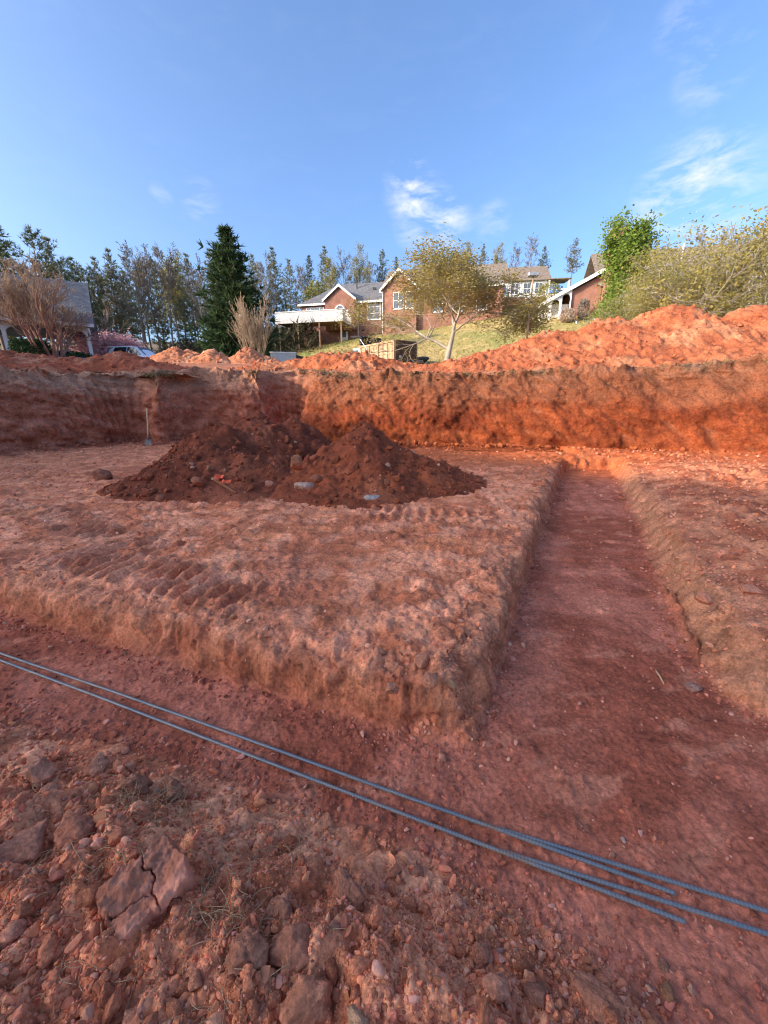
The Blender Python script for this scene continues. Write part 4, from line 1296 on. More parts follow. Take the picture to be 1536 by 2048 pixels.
def marker_stake():
    """fallen wooden stake with fluorescent ribbon on the long heap"""
    p0, p1 = on(425, 957, .75), on(470, 985, .52)
    for _ in range(4):
        p0 = on(425, 957, hz(p0.x, p0.y) + .03); p1 = on(470, 985, hz(p1.x, p1.y) + .03)
    o = thing('survey_stake', 'fallen wooden stake with pink-orange ribbon on the long soil heap', 'stake', p0)
    d = p1 - p0
    MB().tube([(0, 0, 0), d], .013, 4).build('stake', M['handle'], o)
    r = random.Random(3)
    for i in range(3):
        m = MB(); q = d * (.08 + .07 * i); pts = []
        for k in range(6):
            q = q + Vector((r.uniform(-.03, .05), r.uniform(-.03, .03), r.uniform(-.004, .028) if k < 3 else r.uniform(-.03, .005)))
            pts.append(q.copy())
        for k in range(5):
            a, b = pts[k], pts[k + 1]; w = Vector((0, .02, .012))
            m.add([a - w, a + w, b + w, b - w], [(0, 1, 2, 3)])
        rb = m.build('ribbon', M['orange'], o, fix=False)
        rb.modifiers.new('thick', 'SOLIDIFY').thickness = .002


marker_stake()


def flag_stake(px, py_top, py_bot, D, label):
    a, b = at(px, py_top, D), at(px + 4, py_bot, D)
    b.z = min(b.z, hz(b.x, b.y)) - .05
    o = thing('survey_stake', label, 'stake', b)
    MB().tube([(0, 0, 0), a - b], .03, 4).build('stake', M['orange'], o)
    MB().tube([(a - b) * .7, (a - b) * .86], .05, 6).build('ribbon', M['orange'], o)


flag_stake(509, 722, 745, 19, 'upright orange marker stake between the tan heaps and the low orange heap')


def root_stick(a, b, r, label, name='stick', m='root', lift=.01, kind='stick'):
    pa, pb = on(*a, .05), on(*b, .05)
    for _ in range(4):
        pa = on(*a, hz(pa.x, pa.y) + lift); pb = on(*b, hz(pb.x, pb.y) + lift)
    md = (pa + pb) / 2 + Vector((0, 0, r * .8))
    o = MB().tube([pa, pa * .65 + pb * .35 + Vector((.0, 0, r * .5)), md, pb], [r * .6, r, r * .9, r * .4], 6).build(name, M[m], None, True)
    tag(o, label, kind)


root_stick((1311, 1340), (1328, 1368), .006, 'short splinter of wood lying on the trench floor', 'wood_splinter', 'handle', .008, 'wood')
root_stick((455, 2000), (505, 2040), .003, 'pale curved root at the bottom edge of the near spoil', 'root', 'root', .02)


# ------------------------------------------------------------------ dump truck
def wheel(parent, x, y, z, r, w, axis='y'):
    n = 20
    ring = lambda rr, t: [(x + rr * math.cos(2 * math.pi * k / n), y + t, z + rr * math.sin(2 * math.pi * k / n)) for k in range(n)]
    v = ring(r * .62, -w / 2) + ring(r * .95, -w / 2) + ring(r, -w / 2 + w * .12) + ring(r, w / 2 - w * .12) + ring(r * .95, w / 2) + ring(r * .62, w / 2)
    f = [(a * n + k, a * n + (k + 1) % n, (a + 1) * n + (k + 1) % n, (a + 1) * n + k) for a in range(5) for k in range(n)]
    t = MB().add(v, f).build('wheel', M['rubber'], parent, True)
    v = ring(r * .62, -w * .45) + ring(r * .3, -w * .25) + ring(r * .3, w * .25) + ring(r * .62, w * .45)
    f = [(a * n + k, a * n + (k + 1) % n, (a + 1) * n + (k + 1) % n, (a + 1) * n + k) for a in range(3) for k in range(n)] + [tuple(range(n, 2 * n)), tuple(range(2 * n, 3 * n))]
    MB().add(v, f).build('rim', M['steel'], t, True)
    return t


def dump_truck():
    c = at(791, 733, 37.0)
    g = float(H_far(np.array(c.x), np.array(c.y)))
    a = rad(38)
    head = Vector((-math.sin(a), math.cos(a), 0))                # rear to cab
    rz = math.atan2(head.y, head.x)
    o = thing('dump_truck', 'tan dump truck with white cab parked at the foot of the lawn', 'truck', (c.x + 1.15 * math.cos(a), c.y + 1.15 * math.sin(a), g), rz)
    # local: +x towards the cab, +y to the truck's left; origin under the tailgate's middle
    L, W, z0, z1 = 5.4, 1.28, 1.25, 2.95
    b = MB()
    b.box(0, L, -W, W, z0, z0 + .12).box(0.05, L, W - .06, W, z0 + .12, z1 - .16).box(0.05, L, -W, -W + .06, z0 + .12, z1 - .16).box(L - .08, L, -W + .06, W - .06, z0 + .12, z1 + .25)
    b.build('dump_bed', M['tan_steel'], o)
    for s in (1, -1):
        MB().box(0, L, W - .08 if s > 0 else -W - .09, W + .09 if s > 0 else -W + .08, z1 - .158, z1, .02).build('top_rail', M['tan_steel'], o)
        for i in range(8):
            x = .28 + i * .70
            MB().box(x - .06, x + .06, s * (W + .002), s * (W + .085), z0 + .02, z1 - .162, .015).build('side_rib', M['tan_steel'], o)
        MB().box(.0, L, s * (W + .004), s * (W + .06), z0 + .62, z0 + .70).build('side_rail', M['tan_steel'], o)
        MB().box(-.06, .16, s * (W - .02), s * (W + .11), z0 - .05, z1 + .05, .02).build('corner_post', M['tan_steel'], o)
    tg = MB().box(-.05, .03, -W + .02, W - .02, z0 - .06, z1 - .02).build('tailgate', M['brown_steel'], o)
    for y in (-W + .08, -.44, .44, W - .08):
        MB().box(-.125, -.05, y - .07, y + .07, z0 - .05, z1 - .03, .015).build('rib', M['brown_steel'], tg)
    for z in (z0, z0 + .80, z1 - .11):
        MB().box(-.118, -.052, -W + .03, W - .03, z - .06, z + .08, .015).build('rib', M['brown_steel'], tg)
    MB().box(-.062, -.052, W - .85, W - .5, z0 + .25, z0 + .45).build('plate', M['white'], tg)
    MB().box(-.14, .02, -W + .02, W - .02, z1 - .018, z1 + .05, .015).build('tailgate_hinge_bar', M['tan_steel'], o)
    # cab shield reaching forward over the cab, tarp arm
    MB().prism([(L - .06, z1 + .1), (L, z1 + .95), (L + 1.6, z1 + 1.1), (L + 1.6, z1 + .98), (L + .1, z1 + .82), (L + .05, z1 + .1)], 'y', -W, W).build('cab_shield', M['black'], o)
    MB().box(L - .14, L - .06, -W, W, z1 + .08, z1 + .93).build('headboard', M['black'], o)
    for s in (1, -1):
        MB().tube([(L - 1.5, s * (W + .12), z1 - .5), (L - .2, s * (W + .12), z1 + .62)], .035, 6).build('tarp_arm', M['steel'], o)
    # chassis, cab, hood
    MB().box(-.1, L + 4.0, -.42, .42, .72, 1.05).build('chassis', M['dark'], o)
    cab = MB().prism([(L + .35, 1.0), (L + .35, 2.85), (L + 1.55, 2.9), (L + 2.05, 2.1), (L + 2.1, 1.0)], 'y', -1.05, 1.05).build('cab', M['truck_white'], o)
    for s in (1, -1):
        MB().prism([(L + .75, 2.0), (L + .75, 2.68), (L + 1.45, 2.7), (L + 1.8, 2.1), (L + 1.8, 2.0)], 'y', s * 1.052, s * 1.062).build('side_window', M['glass'], cab)
        MB().box(L + 1.7, L + 1.8, s * 1.1, s * 1.45, 2.0, 2.5, .02).build('mirror', M['dark'], cab)
    MB().add([(L + 1.62, -.92, 2.82), (L + 1.62, .92, 2.82), (L + 2.09, .92, 2.12), (L + 2.09, -.92, 2.12)], [(0, 1, 2, 3)]).build('windscreen', M['glass'], cab)
    MB().prism([(L + 2.1, .9), (L + 2.1, 2.05), (L + 3.7, 1.85), (L + 3.85, 1.6), (L + 3.85, .9)], 'y', -.95, .95).build('hood', M['truck_white'], o)
    MB().box(L + 3.85, L + 4.05, -1.1, 1.1, .55, .85, .03).build('bumper', M['steel'], o)
    for x in (1.0, 2.4):
        for s in (1, -1): wheel(o, x, s * .95, .52, .52, .5)
    for s in (1, -1): wheel(o, L + 3.0, s * .98, .52, .52, .32)


dump_truck()


# ------------------------------------------------------------------ cars
def car(name, label, loc, rz, paint, length=4.5, height=1.5, hatch=True):
    o = thing(name, label, 'car', loc, rz)
    L, W, H = length, .9, height
    # stations along the length: x, half width, sill z, belt z, roof z, roof half width
    st = [(-L / 2, .62, .42, .80, .82, .55), (-L / 2 + .08, .80, .28, .95, 1.0, .62), (-L / 2 + .35, .86, .24, 1.0, H * .93 if hatch else 1.02, .60), (-L / 2 + .85, .89, .22, 1.0, H * .985 if hatch else H * .9, .62),
          (-.4, .90, .22, .98, H, .64), (.35, .90, .22, .96, H * .97, .62), (.85, .90, .22, .94, H * .80, .60), (1.2, .89, .23, .92, .95, .66), (1.7, .87, .24, .82, .86, .64), (L / 2 - .12, .78, .28, .68, .70, .6), (L / 2, .58, .40, .58, .6, .5)]
    v, f = [], []
    for x, w, zs, zb, zr, wr in st:
        v += [(x, -w * .9, zs), (x, -w, (zs + zb) / 2), (x, -w * .97, zb), (x, -wr - .02, max(zr - .05, zb)), (x, -wr * .7, max(zr - .005, zb + .005)), (x, 0, max(zr, zb + .01)), (x, wr * .7, max(zr - .005, zb + .005)), (x, wr + .02, max(zr - .05, zb)), (x, w * .97, zb), (x, w, (zs + zb) / 2), (x, w * .9, zs)]
    n = 11
    for i in range(len(st) - 1):
        for k in range(n):
            a, b = i * n + k, i * n + (k + 1) % n
            f.append((a, b, b + n, a + n))
    f += [tuple(range(n))[::-1], tuple((len(st) - 1) * n + k for k in range(n))]
    body = MB().add(v, f).build('body', paint, o, True)
    body.modifiers.new('bevel', 'SUBSURF').levels = 1; body.modifiers[0].render_levels = 2
    for s in (1, -1):
        def pt(x, z):                                     # point on the side glass
            i = max(j for j in range(len(st)) if st[j][0] <= x + 1e-6); i = min(i, len(st) - 2)
            t = (x - st[i][0]) / (st[i + 1][0] - st[i][0]); q = [st[i][k] * (1 - t) + st[i + 1][k] * t for k in range(6)]
            u = min(max((z - q[3]) / max(q[4] - .05 - q[3], .05), 0), 1)
            return (x, s * (q[1] * .97 * (1 - u) + (q[5] + .02) * u + .012), z)
        for poly in ([(-L / 2 + .75, 1.04), (-.25, 1.02), (-.25, H - .09), (-L / 2 + 1.0, H - .12)], [(-.18, 1.02), (.95, .99), (.45, H - .16), (-.18, H - .09)]):
            MB().add([pt(*p) for p in poly], [(0, 1, 2, 3)]).build('side_window', M['carglass'], o)
        MB().box(L / 2 - .22, L / 2 - .06, s * .48 - .14, s * .48 + .14, .6, .68, .02).build('headlight', M['glass'], o)
        for x in (-L * .3, L * .31):
            wheel(o, x, s * .78, .33, .33, .22)
    MB().add([(.5, -.56, H - .10), (.5, .56, H - .10), (1.2, .66, .975), (1.2, -.66, .975)], [(0, 1, 2, 3)]).build('windscreen', M['carglass'], o)
    if hatch:
        MB().add([(-L / 2 + .28, -.55, H - .2), (-L / 2 + .28, .55, H - .2), (-L / 2 + .02, .6, 1.05), (-L / 2 + .02, -.6, 1.05)], [(0, 1, 2, 3)]).build('rear_window', M['carglass'], o)
        MB().prism([(-L / 2 + .1, H - .06), (-L / 2 + .5, H - .0), (-L / 2 + .5, H + .02), (-L / 2 + .08, H - .03)], 'y', -.55, .55).build('spoiler', paint, o)
    return o


def place_far(px, py, D):
    p = at(px, py, D)
    return (p.x, p.y, float(H_far(np.array(p.x), np.array(p.y))))


p = place_far(278, 715, 30.0)
car('parked_car', 'white hatchback parked behind the left bank beside the pink tree', (p[0], p[1], p[2] - .02), rad(-12), M['car_white'], 4.5, 1.66)
p = place_far(140, 700, 30.5)
car('parked_car', 'white car parked under the carport behind the reddish bare tree', (p[0], p[1], p[2] - .02), rad(-6), M['car_white'], 4.7, 1.46, False)


# ------------------------------------------------------------------ buildings
def gable_roof(b, x0, x1, y0, y1, ev, rg, axis='x', over=.35, th=.14):
    """two-pitch roof as a slab; ridge along the axis"""
    if axis == 'x':
        m = (y0 + y1) / 2; k = (rg - ev) / (m - y0)
        b.prism([(y0 - over, ev - over * k), (m, rg), (y1 + over, ev - over * k), (y1 + over, ev - over * k + th), (m, rg + th), (y0 - over, ev - over * k + th)], 'x', x0 - over, x1 + over)
    else:
        m = (x0 + x1) / 2; k = (rg - ev) / (m - x0)
        b.prism([(x0 - over, ev - over * k), (m, rg), (x1 + over, ev - over * k), (x1 + over, ev - over * k + th), (m, rg + th), (x0 - over, ev - over * k + th)], 'y', y0 - over, y1 + over)
    return b


def sash(parent, x0, x1, z0, z1, y, mull=(1, 1), name='window', frame='white', depth=.07):
    """window in a wall facing -y: surround, pane, glazing bars"""
    w = MB().box(x0, x1, y - depth, y + .02, z0, z0 + .09).box(x0, x1, y - depth, y + .02, z1 - .09, z1).box(x0, x0 + .09, y - depth, y + .02, z0 + .09, z1 - .09).box(x1 - .09, x1, y - depth, y + .02, z0 + .09, z1 - .09).build(name, M[frame], parent)
    MB().box(x0 + .09, x1 - .09, y - .02, y + .015, z0 + .09, z1 - .09).build('pane', M['glass'], w)
    nx, nz = mull
    for i in range(1, nx + 1):
        x = x0 + (x1 - x0) * i / (nx + 1)
        MB().box(x - .03, x + .03, y - .045, y - .021, z0 + .092, z1 - .092).build('glazing_bar', M[frame], w)
    for i in range(1, nz + 1):
        z = z0 + (z1 - z0) * i / (nz + 1)
        MB().box(x0 + .092, x1 - .092, y - .05, y - .0215, z - .03, z + .03).build('glazing_bar', M[frame], w)
    MB().box(x0 - .06, x1 + .06, y - .11, y + .01, z0 - .07, z0 - .002).build('sill', M[frame], w)
    return w


def main_house():
    rz = rad(-13)
    o = thing('brick_house', 'brick house with grey roof and raised white deck on the lawn hill', 'house', (.35, 59.4, 0), rz)
    # local x along the front to the right, y into the house; z is world height
    base, fl, ev, rg = 8.6, 12.15, 15.2, 18.5
    # ---- left wing
    MB().box(-12.6, 0, 0, 9.5, base, ev).build('wall', M['brick'], o)
    rf = MB()
    my = 4.75; k = (rg - ev) / my; v = .45
    e = ev - v * k
    rf.add([(-12.6 - v, -v, e), (.3, -v, e), (.3, my, rg), (-8.4, my, rg), (-12.6 - v, 9.5 + v, e), (.3, 9.5 + v, e)], [(0, 1, 2, 3), (0, 3, 4), (4, 3, 2, 5), (0, 4, 5, 1), (1, 5, 2)])
    roof = rf.build('roof', M['shingle'], o)
    roof.modifiers.new('thick', 'SOLIDIFY').thickness = .15
    MB().box(-12.6 - v - .02, .3, -v - .05, -v - .005, e - .22, e + .03).build('fascia', M['white'], o)
    MB().box(-12.6 - v - .05, -12.6 - v - .005, -v - .03, 9.9, e - .22, e + .03).build('fascia', M['white'], o)
    MB().tube([(-5.2, 3.2, 16.9), (-5.2, 3.2, 18.9)], .09, 8).build('vent_pipe', M['dark'], roof, True)
    MB().box(-2.6, -2.2, 2.4, 2.7, 16.9, 17.25).build('roof_vent', M['dark'], roof)
    # little front gable over the deck
    MB().prism([(-8.7, 11.2), (-4.35, 11.2), (-4.35, ev), (-6.5, 16.75), (-8.7, ev)], 'y', -1.0, -.002).build('gable_wall', M['brick'], o)
    g = MB(); gable_roof(g, -8.7, -4.35, -1.0, 3.4, ev + .03, 16.85, 'y', .28)
    gr = g.build('gable_roof', M['shingle'], o)
    kk = (16.85 - ev - .03) / 2.175
    for s in (1, -1):
        x_e = -6.525 + s * (2.175 + .3); z_e = ev + .03 - .3 * kk
        MB().prism([(x_e, z_e - .16), (-6.525, 16.85 - .16), (-6.525, 16.85 + .16), (x_e, z_e + .14)], 'y', -1.34, -1.284).build('bargeboard', M['white'], gr)
    # arched window with side lights
    w = MB().box(-7.75, -5.25, -1.08, -1.0, 12.9, 13.75).build('arched_window', M['white'], o)
    arc = [(-6.5 + .72 * math.cos(t), 13.75 + .72 * math.sin(t)) for t in np.linspace(0, math.pi, 13)]
    MB().prism(arc, 'y', -1.08, -1.002).build('arch', M['white'], w)
    arc = [(-6.5 + .56 * math.cos(t), 13.78 + .56 * math.sin(t)) for t in np.linspace(0, math.pi, 13)]
    MB().prism(arc, 'y', -1.095, -1.082).build('pane', M['glass'], w)
    MB().box(-7.1, -5.9, -1.095, -1.082, 13.0, 13.66).build('pane', M['glass'], w)
    arc2 = [(-6.5 + .95 * math.cos(t), 13.75 + .95 * math.sin(t)) for t in np.linspace(0, math.pi, 13)] + [(-6.5 + .73 * math.cos(t), 13.75 + .73 * math.sin(t)) for t in np.linspace(math.pi, 0, 13)]
    MB().prism(arc2, 'y', -1.05, -1.001).build('brick_arch', M['brick2'], w)
    sash(o, -12.0, -9.2, 12.5, 14.5, 0, (3, 0), 'sliding_door')
    sash(o, -2.75, -.85, 12.55, 15.0, 0, (1, 2))
    # door and lower windows below the deck
    d = MB().box(-6.9, -5.7, -.06, .0, 9.75, 11.75).build('basement_door', M['white'], o)
    MB().box(-6.6, -6.0, -.075, -.062, 10.4, 11.5).build('pane', M['glass'], d)
    MB().box(-3.6, -3.1, -.03, .0, 11.1, 11.3).build('foundation_vent', M['dark'], o)
    MB().box(-1.0, -.4, -.35, .0, 10.3, 10.85).build('crawl_hatch', M['dark'], o)
    MB().tube([(-4.15, -.08, 10.2), (-4.15, -.08, 15.0)], .06, 6).build('downspout', M['white'], o)
    # ---- deck
    dk = MB().box(-14.6, -4.9, -4.6, -1.1, fl - .35, fl - .05).build('deck_floor', M['wood'], o)
    for x in (-14.2, -11.4, -8.3, -5.2):
        MB().box(x - .09, x + .09, -4.5, -4.32, base - 1.5, fl - .352).build('deck_post', M['wood'], o)
    rl = MB()
    def rail(xa, ya, xb, yb):
        n = int(math.hypot(xb - xa, yb - ya) / .115)
        for i in range(n + 1):
            x, y = xa + (xb - xa) * i / n, ya + (yb - ya) * i / n
            rl.box(x - .036, x + .036, y - .02, y + .02, fl - .45, fl + .92)
    rail(-14.6, -4.64, -4.9, -4.64); rail(-4.86, -4.6, -4.86, -1.2); rail(-14.64, -4.6, -14.64, -.4)
    tag(rl.build('balusters', M['oldwhite'], o, fix=False), None, None, None, 'stuff')
    MB().box(-14.7, -4.8, -4.74, -4.55, fl + .93, fl + 1.0).box(-4.95, -4.76, -4.548, -1.1, fl + .93, fl + 1.0).build('handrail', M['oldwhite'], o)
    # ---- taller right wing with front gable
    b2, e2, r2 = 9.8, 15.7, 19.2
    MB().box(.02, 15.5, -2.0, 8.5, b2, e2).build('wing_wall', M['brick2'], o)
    m = MB(); gable_roof(m, 0.02, 15.5, -2.0, 8.5, e2, r2, 'x', .4)
    wr = m.build('wing_roof', M['shingle_b'], o)
    MB().box(-.4, 15.9, -2.48, -2.402, e2 - .42, e2 - .18).build('wing_fascia', M['white'], o)
    MB().prism([(.02, e2 - .05), (4.6, e2 - .05), (2.3, 17.75)], 'y', -2.6, -2.002).build('wing_gable_wall', M['brick2'], o)
    MB().box(.02, 4.6, -2.6, -2.002, b2, e2 - .052).build('bay_wall', M['brick2'], o)
    m = MB(); gable_roof(m, .02, 4.6, -2.6, 1.5, e2, 17.8, 'y', .3)
    gr = m.build('wing_gable_roof', M['shingle_b'], o)
    kk = (17.8 - e2) / 2.29
    for s in (1, -1):
        x_e = 2.31 + s * (2.29 + .32); z_e = e2 - .32 * kk
        MB().prism([(x_e, z_e - .18), (2.31, 17.8 - .18), (2.31, 17.8 + .16), (x_e, z_e + .14)], 'y', -2.98, -2.905).build('bargeboard', M['white'], gr)
    sash(o, 1.5, 2.9, 13.2, 15.2, -2.6, (1, 1))
    sash(o, 3.15, 4.2, 13.2, 15.2, -2.6, (0, 1))
    for x in (6.6, 9.4, 12.2):
        sash(o, x, x + 1.4, 12.7, 14.7, -2.0, (1, 1))
    MB().tube([(.1, -2.68, 10.4), (.1, -2.68, 15.4)], .07, 6).build('downspout', M['cream'], o)


main_house()


def white_porch_house():
    c = place_far(1050, 620, 66)
    o = thing('small_house', 'small white and brick house with brown roof beyond the lamp post', 'house', (c[0] - .3, c[1], c[2] - .2), rad(-8))
    MB().box(-4.5, 3.2, 0, 7, -1.5, .95).build('foundation', M['brick'], o)
    MB().box(-4.48, 3.18, .02, 6.98, .952, 3.4).build('wall', M['white'], o)
    m = MB(); gable_roof(m, -4.5, 3.2, 0, 7, 3.45, 5.9, 'x', .45); m.build('roof', M['shingle_b'], o)
    for x in (-3.9, -2.1, -.3, 1.4):
        sash(o, x, x + 1.2, 1.35, 2.9, .02, (1, 1))
    MB().box(.2, 1.0, -.08, .0, -.5, .9).build('white_panel', M['white'], o)
    MB().box(3.22, 6.3, -.4, 3.4, .75, .95).build('porch_floor', M['white'], o)
    MB().prism([(-.7, 3.1), (3.6, 3.5), (3.6, 3.62), (-.7, 3.22)], 'x', 3.25, 6.5).build('porch_roof', M['shingle_b'], o)
    for x, y in ((3.4, -.3), (6.2, -.3), (6.2, 3.3)):
        MB().box(x - .1, x + .1, y - .1, y + .1, -1.2, 3.1).build('porch_post', M['white'], o)
    MB().box(3.5, 6.1, -.36, -.28, 1.75, 1.85).box(3.5, 6.1, -.36, -.28, 1.05, 1.12).build('porch_rail', M['white'], o)
    for x in (-6.8, -5.2):
        MB().box(x - .1, x + .1, -1.6, -1.4, -1.8, 2.9).build('pergola_post', M['white'], o)
    MB().box(-7.2, -4.7, -1.8, -1.2, 2.9, 3.1).build('pergola_top', M['white'], o)
    b = MB().box(-6.4, -5.5, -.9, -.5, -1.0, .7).build('utility_box', M['white'], o)


white_porch_house()


def right_house():
    c = place_far(1200, 605, 47)
    z = c[2]
    o = thing('large_brick_house', 'orange brick house with chimney and big brown roof behind the right-hand trees', 'house', (c[0], c[1], z - .3), rad(-12))
    MB().box(0, 21, 0, 9, -2.5, 3.4).build('wall', M['brick2'], o)
    m = MB(); gable_roof(m, 0, 21, 0, 9, 3.4, 7.4, 'x', .5); rf = m.build('roof', M['shingle_b'], o)
    MB().box(.0, 1.2, -1.0, -.02, -2, 7.9).box(-.1, 1.3, -1.1, .0, 7.9, 8.15).build('chimney', M['brick2'], o)
    MB().tube([(8.2, 2.5, 5.2), (8.2, 2.5, 7.3)], .08, 6).build('vent_pipe', M['white'], rf, True)
    # gable wing at the right, white bargeboards
    MB().prism([(13.2, -2.5), (19.2, -2.5), (19.2, 3.4), (16.2, 6.6), (13.2, 3.4)], 'y', -3.5, -.02).build('wing_wall', M['cream'], o)
    m = MB(); gable_roof(m, 13.2, 19.2, -3.5, 4, 3.45, 6.7, 'y', .4); gr = m.build('wing_roof', M['shingle_b'], o)
    for s in (1, -1):
        k = 3.25 / 3; x_e = 16.2 + s * 3.45; z_e = 6.7 - 3.45 * k
        MB().prism([(x_e, z_e - .25), (16.2, 6.45), (16.2, 6.9), (x_e, z_e + .2)], 'y', -4.0, -3.905).build('bargeboard', M['white'], gr)
    for x in (3.2, 6.2, 9.4):
        sash(o, x, x + 1.5, .8, 2.7, 0, (1, 1))
    sash(o, 15.3, 17.1, 1.0, 3.0, -3.5, (1, 1))
    for i in range(4):
        x = 12.6 + i * 2.4
        MB().box(x - .1, x + .1, -6.0, -5.8, -2.5, 3.0).build('porch_post', M['white'], o)
    MB().box(12.3, 20.2, -6.1, -5.7, 3.0, 3.2).build('porch_beam', M['white'], o)
    # arcaded side porch under a lean-to roof on the left
    MB().add([(-6.4, -.4, 1.35), (-6.4, 6, 1.35), (-.02, 6, 4.6), (-.02, -.4, 4.6)], [(0, 1, 2, 3)]).build('lean_roof', M['shingle'], o).modifiers.new('thick', 'SOLIDIFY').thickness = .12
    MB().prism([(-6.5, 1.08), (-.03, 4.35), (-.03, 4.75), (-6.5, 1.45)], 'y', -.62, -.5).build('lean_fascia', M['white'], o)
    MB().prism([(-3.0, -2), (-.05, -2), (-.05, 4.2), (-3.0, 2.75)], 'y', -.1, 5.5).build('porch_wall', M['brick2'], o)
    ar = MB()
    for i in range(3):
        x0 = -6.2 + i * 1.05; x1 = x0 + 1.05; top = 1.35 + (x0 + .5 + 6.4) * .5
        arc = [(x0 + .525 + .42 * math.cos(t), top - .75 + .42 * math.sin(t)) for t in np.linspace(math.pi, 0, 9)]
        poly = [(x0, top - .25), (x0, -2.0), (x0 + .1, -2.0), (x0 + .1, top - .75)] + arc[1:-1] + [(x1 - .1, top - .75), (x1 - .1, -2.0), (x1 - .001, -2.0), (x1 - .001, top + .25)]
        MB().prism(poly, 'y', -.35, -.2).build('arch', M['white'], o)
    MB().box(-6.2, -3.05, .6, .7, -2, 1.6).build('porch_back', M['cream'], o)
    # entrance steps with railing
    for i in range(4):
        MB().box(-2.6 + .0, -.8, -2.4 + i * .4, -2.0 + i * .4, -2.4, -1.7 + i * .17).build('step', M['oldwhite'], o)
    rl = MB()
    for i in range(9):
        rl.box(-2.7, -2.62, -2.4 + i * .22, -2.34 + i * .22, -2.0 + i * .09, -.75 + i * .09)
        rl.box(-.78, -.70, -2.4 + i * .22, -2.34 + i * .22, -2.0 + i * .09, -.75 + i * .09)
    tag(rl.build('step_balusters', M['oldwhite'], o, fix=False), None, None, None, 'stuff')


right_house()


def carport():
    c = place_far(90, 700, 28.5)
    z = c[2]
    o = thing('carport', 'white arched carport with dark grey shingle roof at the left edge', 'carport', (at(180, 690, 28.5).x, 28.5, z), rad(33))
    # local: right front corner at the origin, running to the left
    L, Dp, ev, rg = 17.0, 6.0, 2.75, 5.9
    m = MB(); gable_roof(m, -L, 0, 0, Dp, ev + .25, rg, 'x', .45); m.build('roof', M['shingle'], o)
    MB().box(-L - .45, .45, -.52, -.455, ev - .1, ev + .1).build('gutter', M['white'], o)
    MB().prism([(0, ev), (Dp, ev), (Dp / 2, rg - .15)], 'x', -.12, -.02).build('gable_end', M['white'], o)
    bays = 4; w = L / bays
    for i in range(bays):
        x0 = -L + i * w; x1 = x0 + w
        arc = [(x0 + w / 2 + (w / 2 - .12) * math.cos(t), ev - .62 + .5 * math.sin(t)) for t in np.linspace(math.pi, 0, 17)]
        MB().prism([(x0, ev + .2), (x0, ev - .62)] + arc + [(x1 - .001, ev - .62), (x1 - .001, ev + .2)], 'y', -.12, .06).build('arched_beam', M['white'], o)
    for i in range(bays + 1):
        for y in (0, Dp):
            MB().box(-L + i * w - .1, -L + i * w + .1, y - .13, y + .09, -.3, ev - .622).build('post', M['white'], o)
    MB().box(-L, -9.5, Dp - .1, Dp, -.3, ev).build('back_wall', M['cream'], o)
    rl = MB()
    for i in range(16):
        x = -8.6 + i * .2
        rl.box(x - .035, x + .035, -.05, .0, .1, .98)
    tag(rl.build('rail_balusters', M['white'], o, fix=False), None, None, None, 'stuff')
    MB().box(-8.7, -5.4, -.07, .02, .98, 1.06).build('handrail', M['white'], o)


carport()


# ------------------------------------------------------------------ street furniture and bits on the lawn
def lamp_post():
    D = 27.0
    a, b = at(1058, 553, D), at(1052, 690, D)
    g = float(H_far(np.array(b.x), np.array(b.y)))
    o = thing('lamp_post', 'tall brown lamp post with box head standing on the lawn', 'lamp post', (b.x, b.y, g - .1))
    h = a.z - g + .1
    MB().tube([(0, 0, 0), (.03, 0, h * .5), (.05, 0, h)], [.075, .065, .055], 8).build('pole', M['bark_tan'], o, True)
    hd = MB().box(-.30, .36, -.2, .2, h, h + .2, .03).build('lamp_head', M['steel'], o)
    MB().box(-.24, .30, -.15, .15, h - .03, h - .001).build('lens', M['glass'], hd)


lamp_post()


def pole(px, top, bot, D, label, r=.05, cat='pole', name='utility_pole', m='bark_tan'):
    a, b = at(px, top, D), at(px + 4, bot, D)
    g = float(H_far(np.array(b.x), np.array(b.y)))
    o = thing(name, label, cat, (b.x, b.y, g - .1))
    MB().tube([(0, 0, 0), (0, 0, a.z - g + .1)], [r, r * .8], 8).build('shaft', M[m], o, True)
    MB().tube([(0, 0, a.z - g + .1), (0, 0, a.z - g + .22)], [r * 1.4, r * 1.2], 8).build('cap', M['pvc'], o, True)


pole(484, 632, 705, 33, 'thin pole with white cap left of the tan bare shrub')


def dumpster():
    c = place_far(575, 720, 34)
    o = thing('metal_container', 'grey corrugated metal container half hidden behind the orange heap', 'container', (c[0], c[1], at(575, 706, 34).z - 1.5), rad(8))
    MB().box(-1.25, .75, -.7, .7, 0, 1.42).build('box_body', M['steel'], o)
    for i in range(10):
        x = -1.15 + i * .2
        MB().box(x - .04, x + .04, -.745, -.702, .05, 1.4).build('corrugation', M['steel'], o)
    MB().box(-1.3, .8, -.76, .75, 1.422, 1.5, .02).build('lid', M['pvc'], o)
    MB().prism([(.76, .2), (2.2, .3), (2.2, 1.0), (.76, 1.3)], 'y', -.6, .6).build('ramp_cover', M['dark'], o)


dumpster()


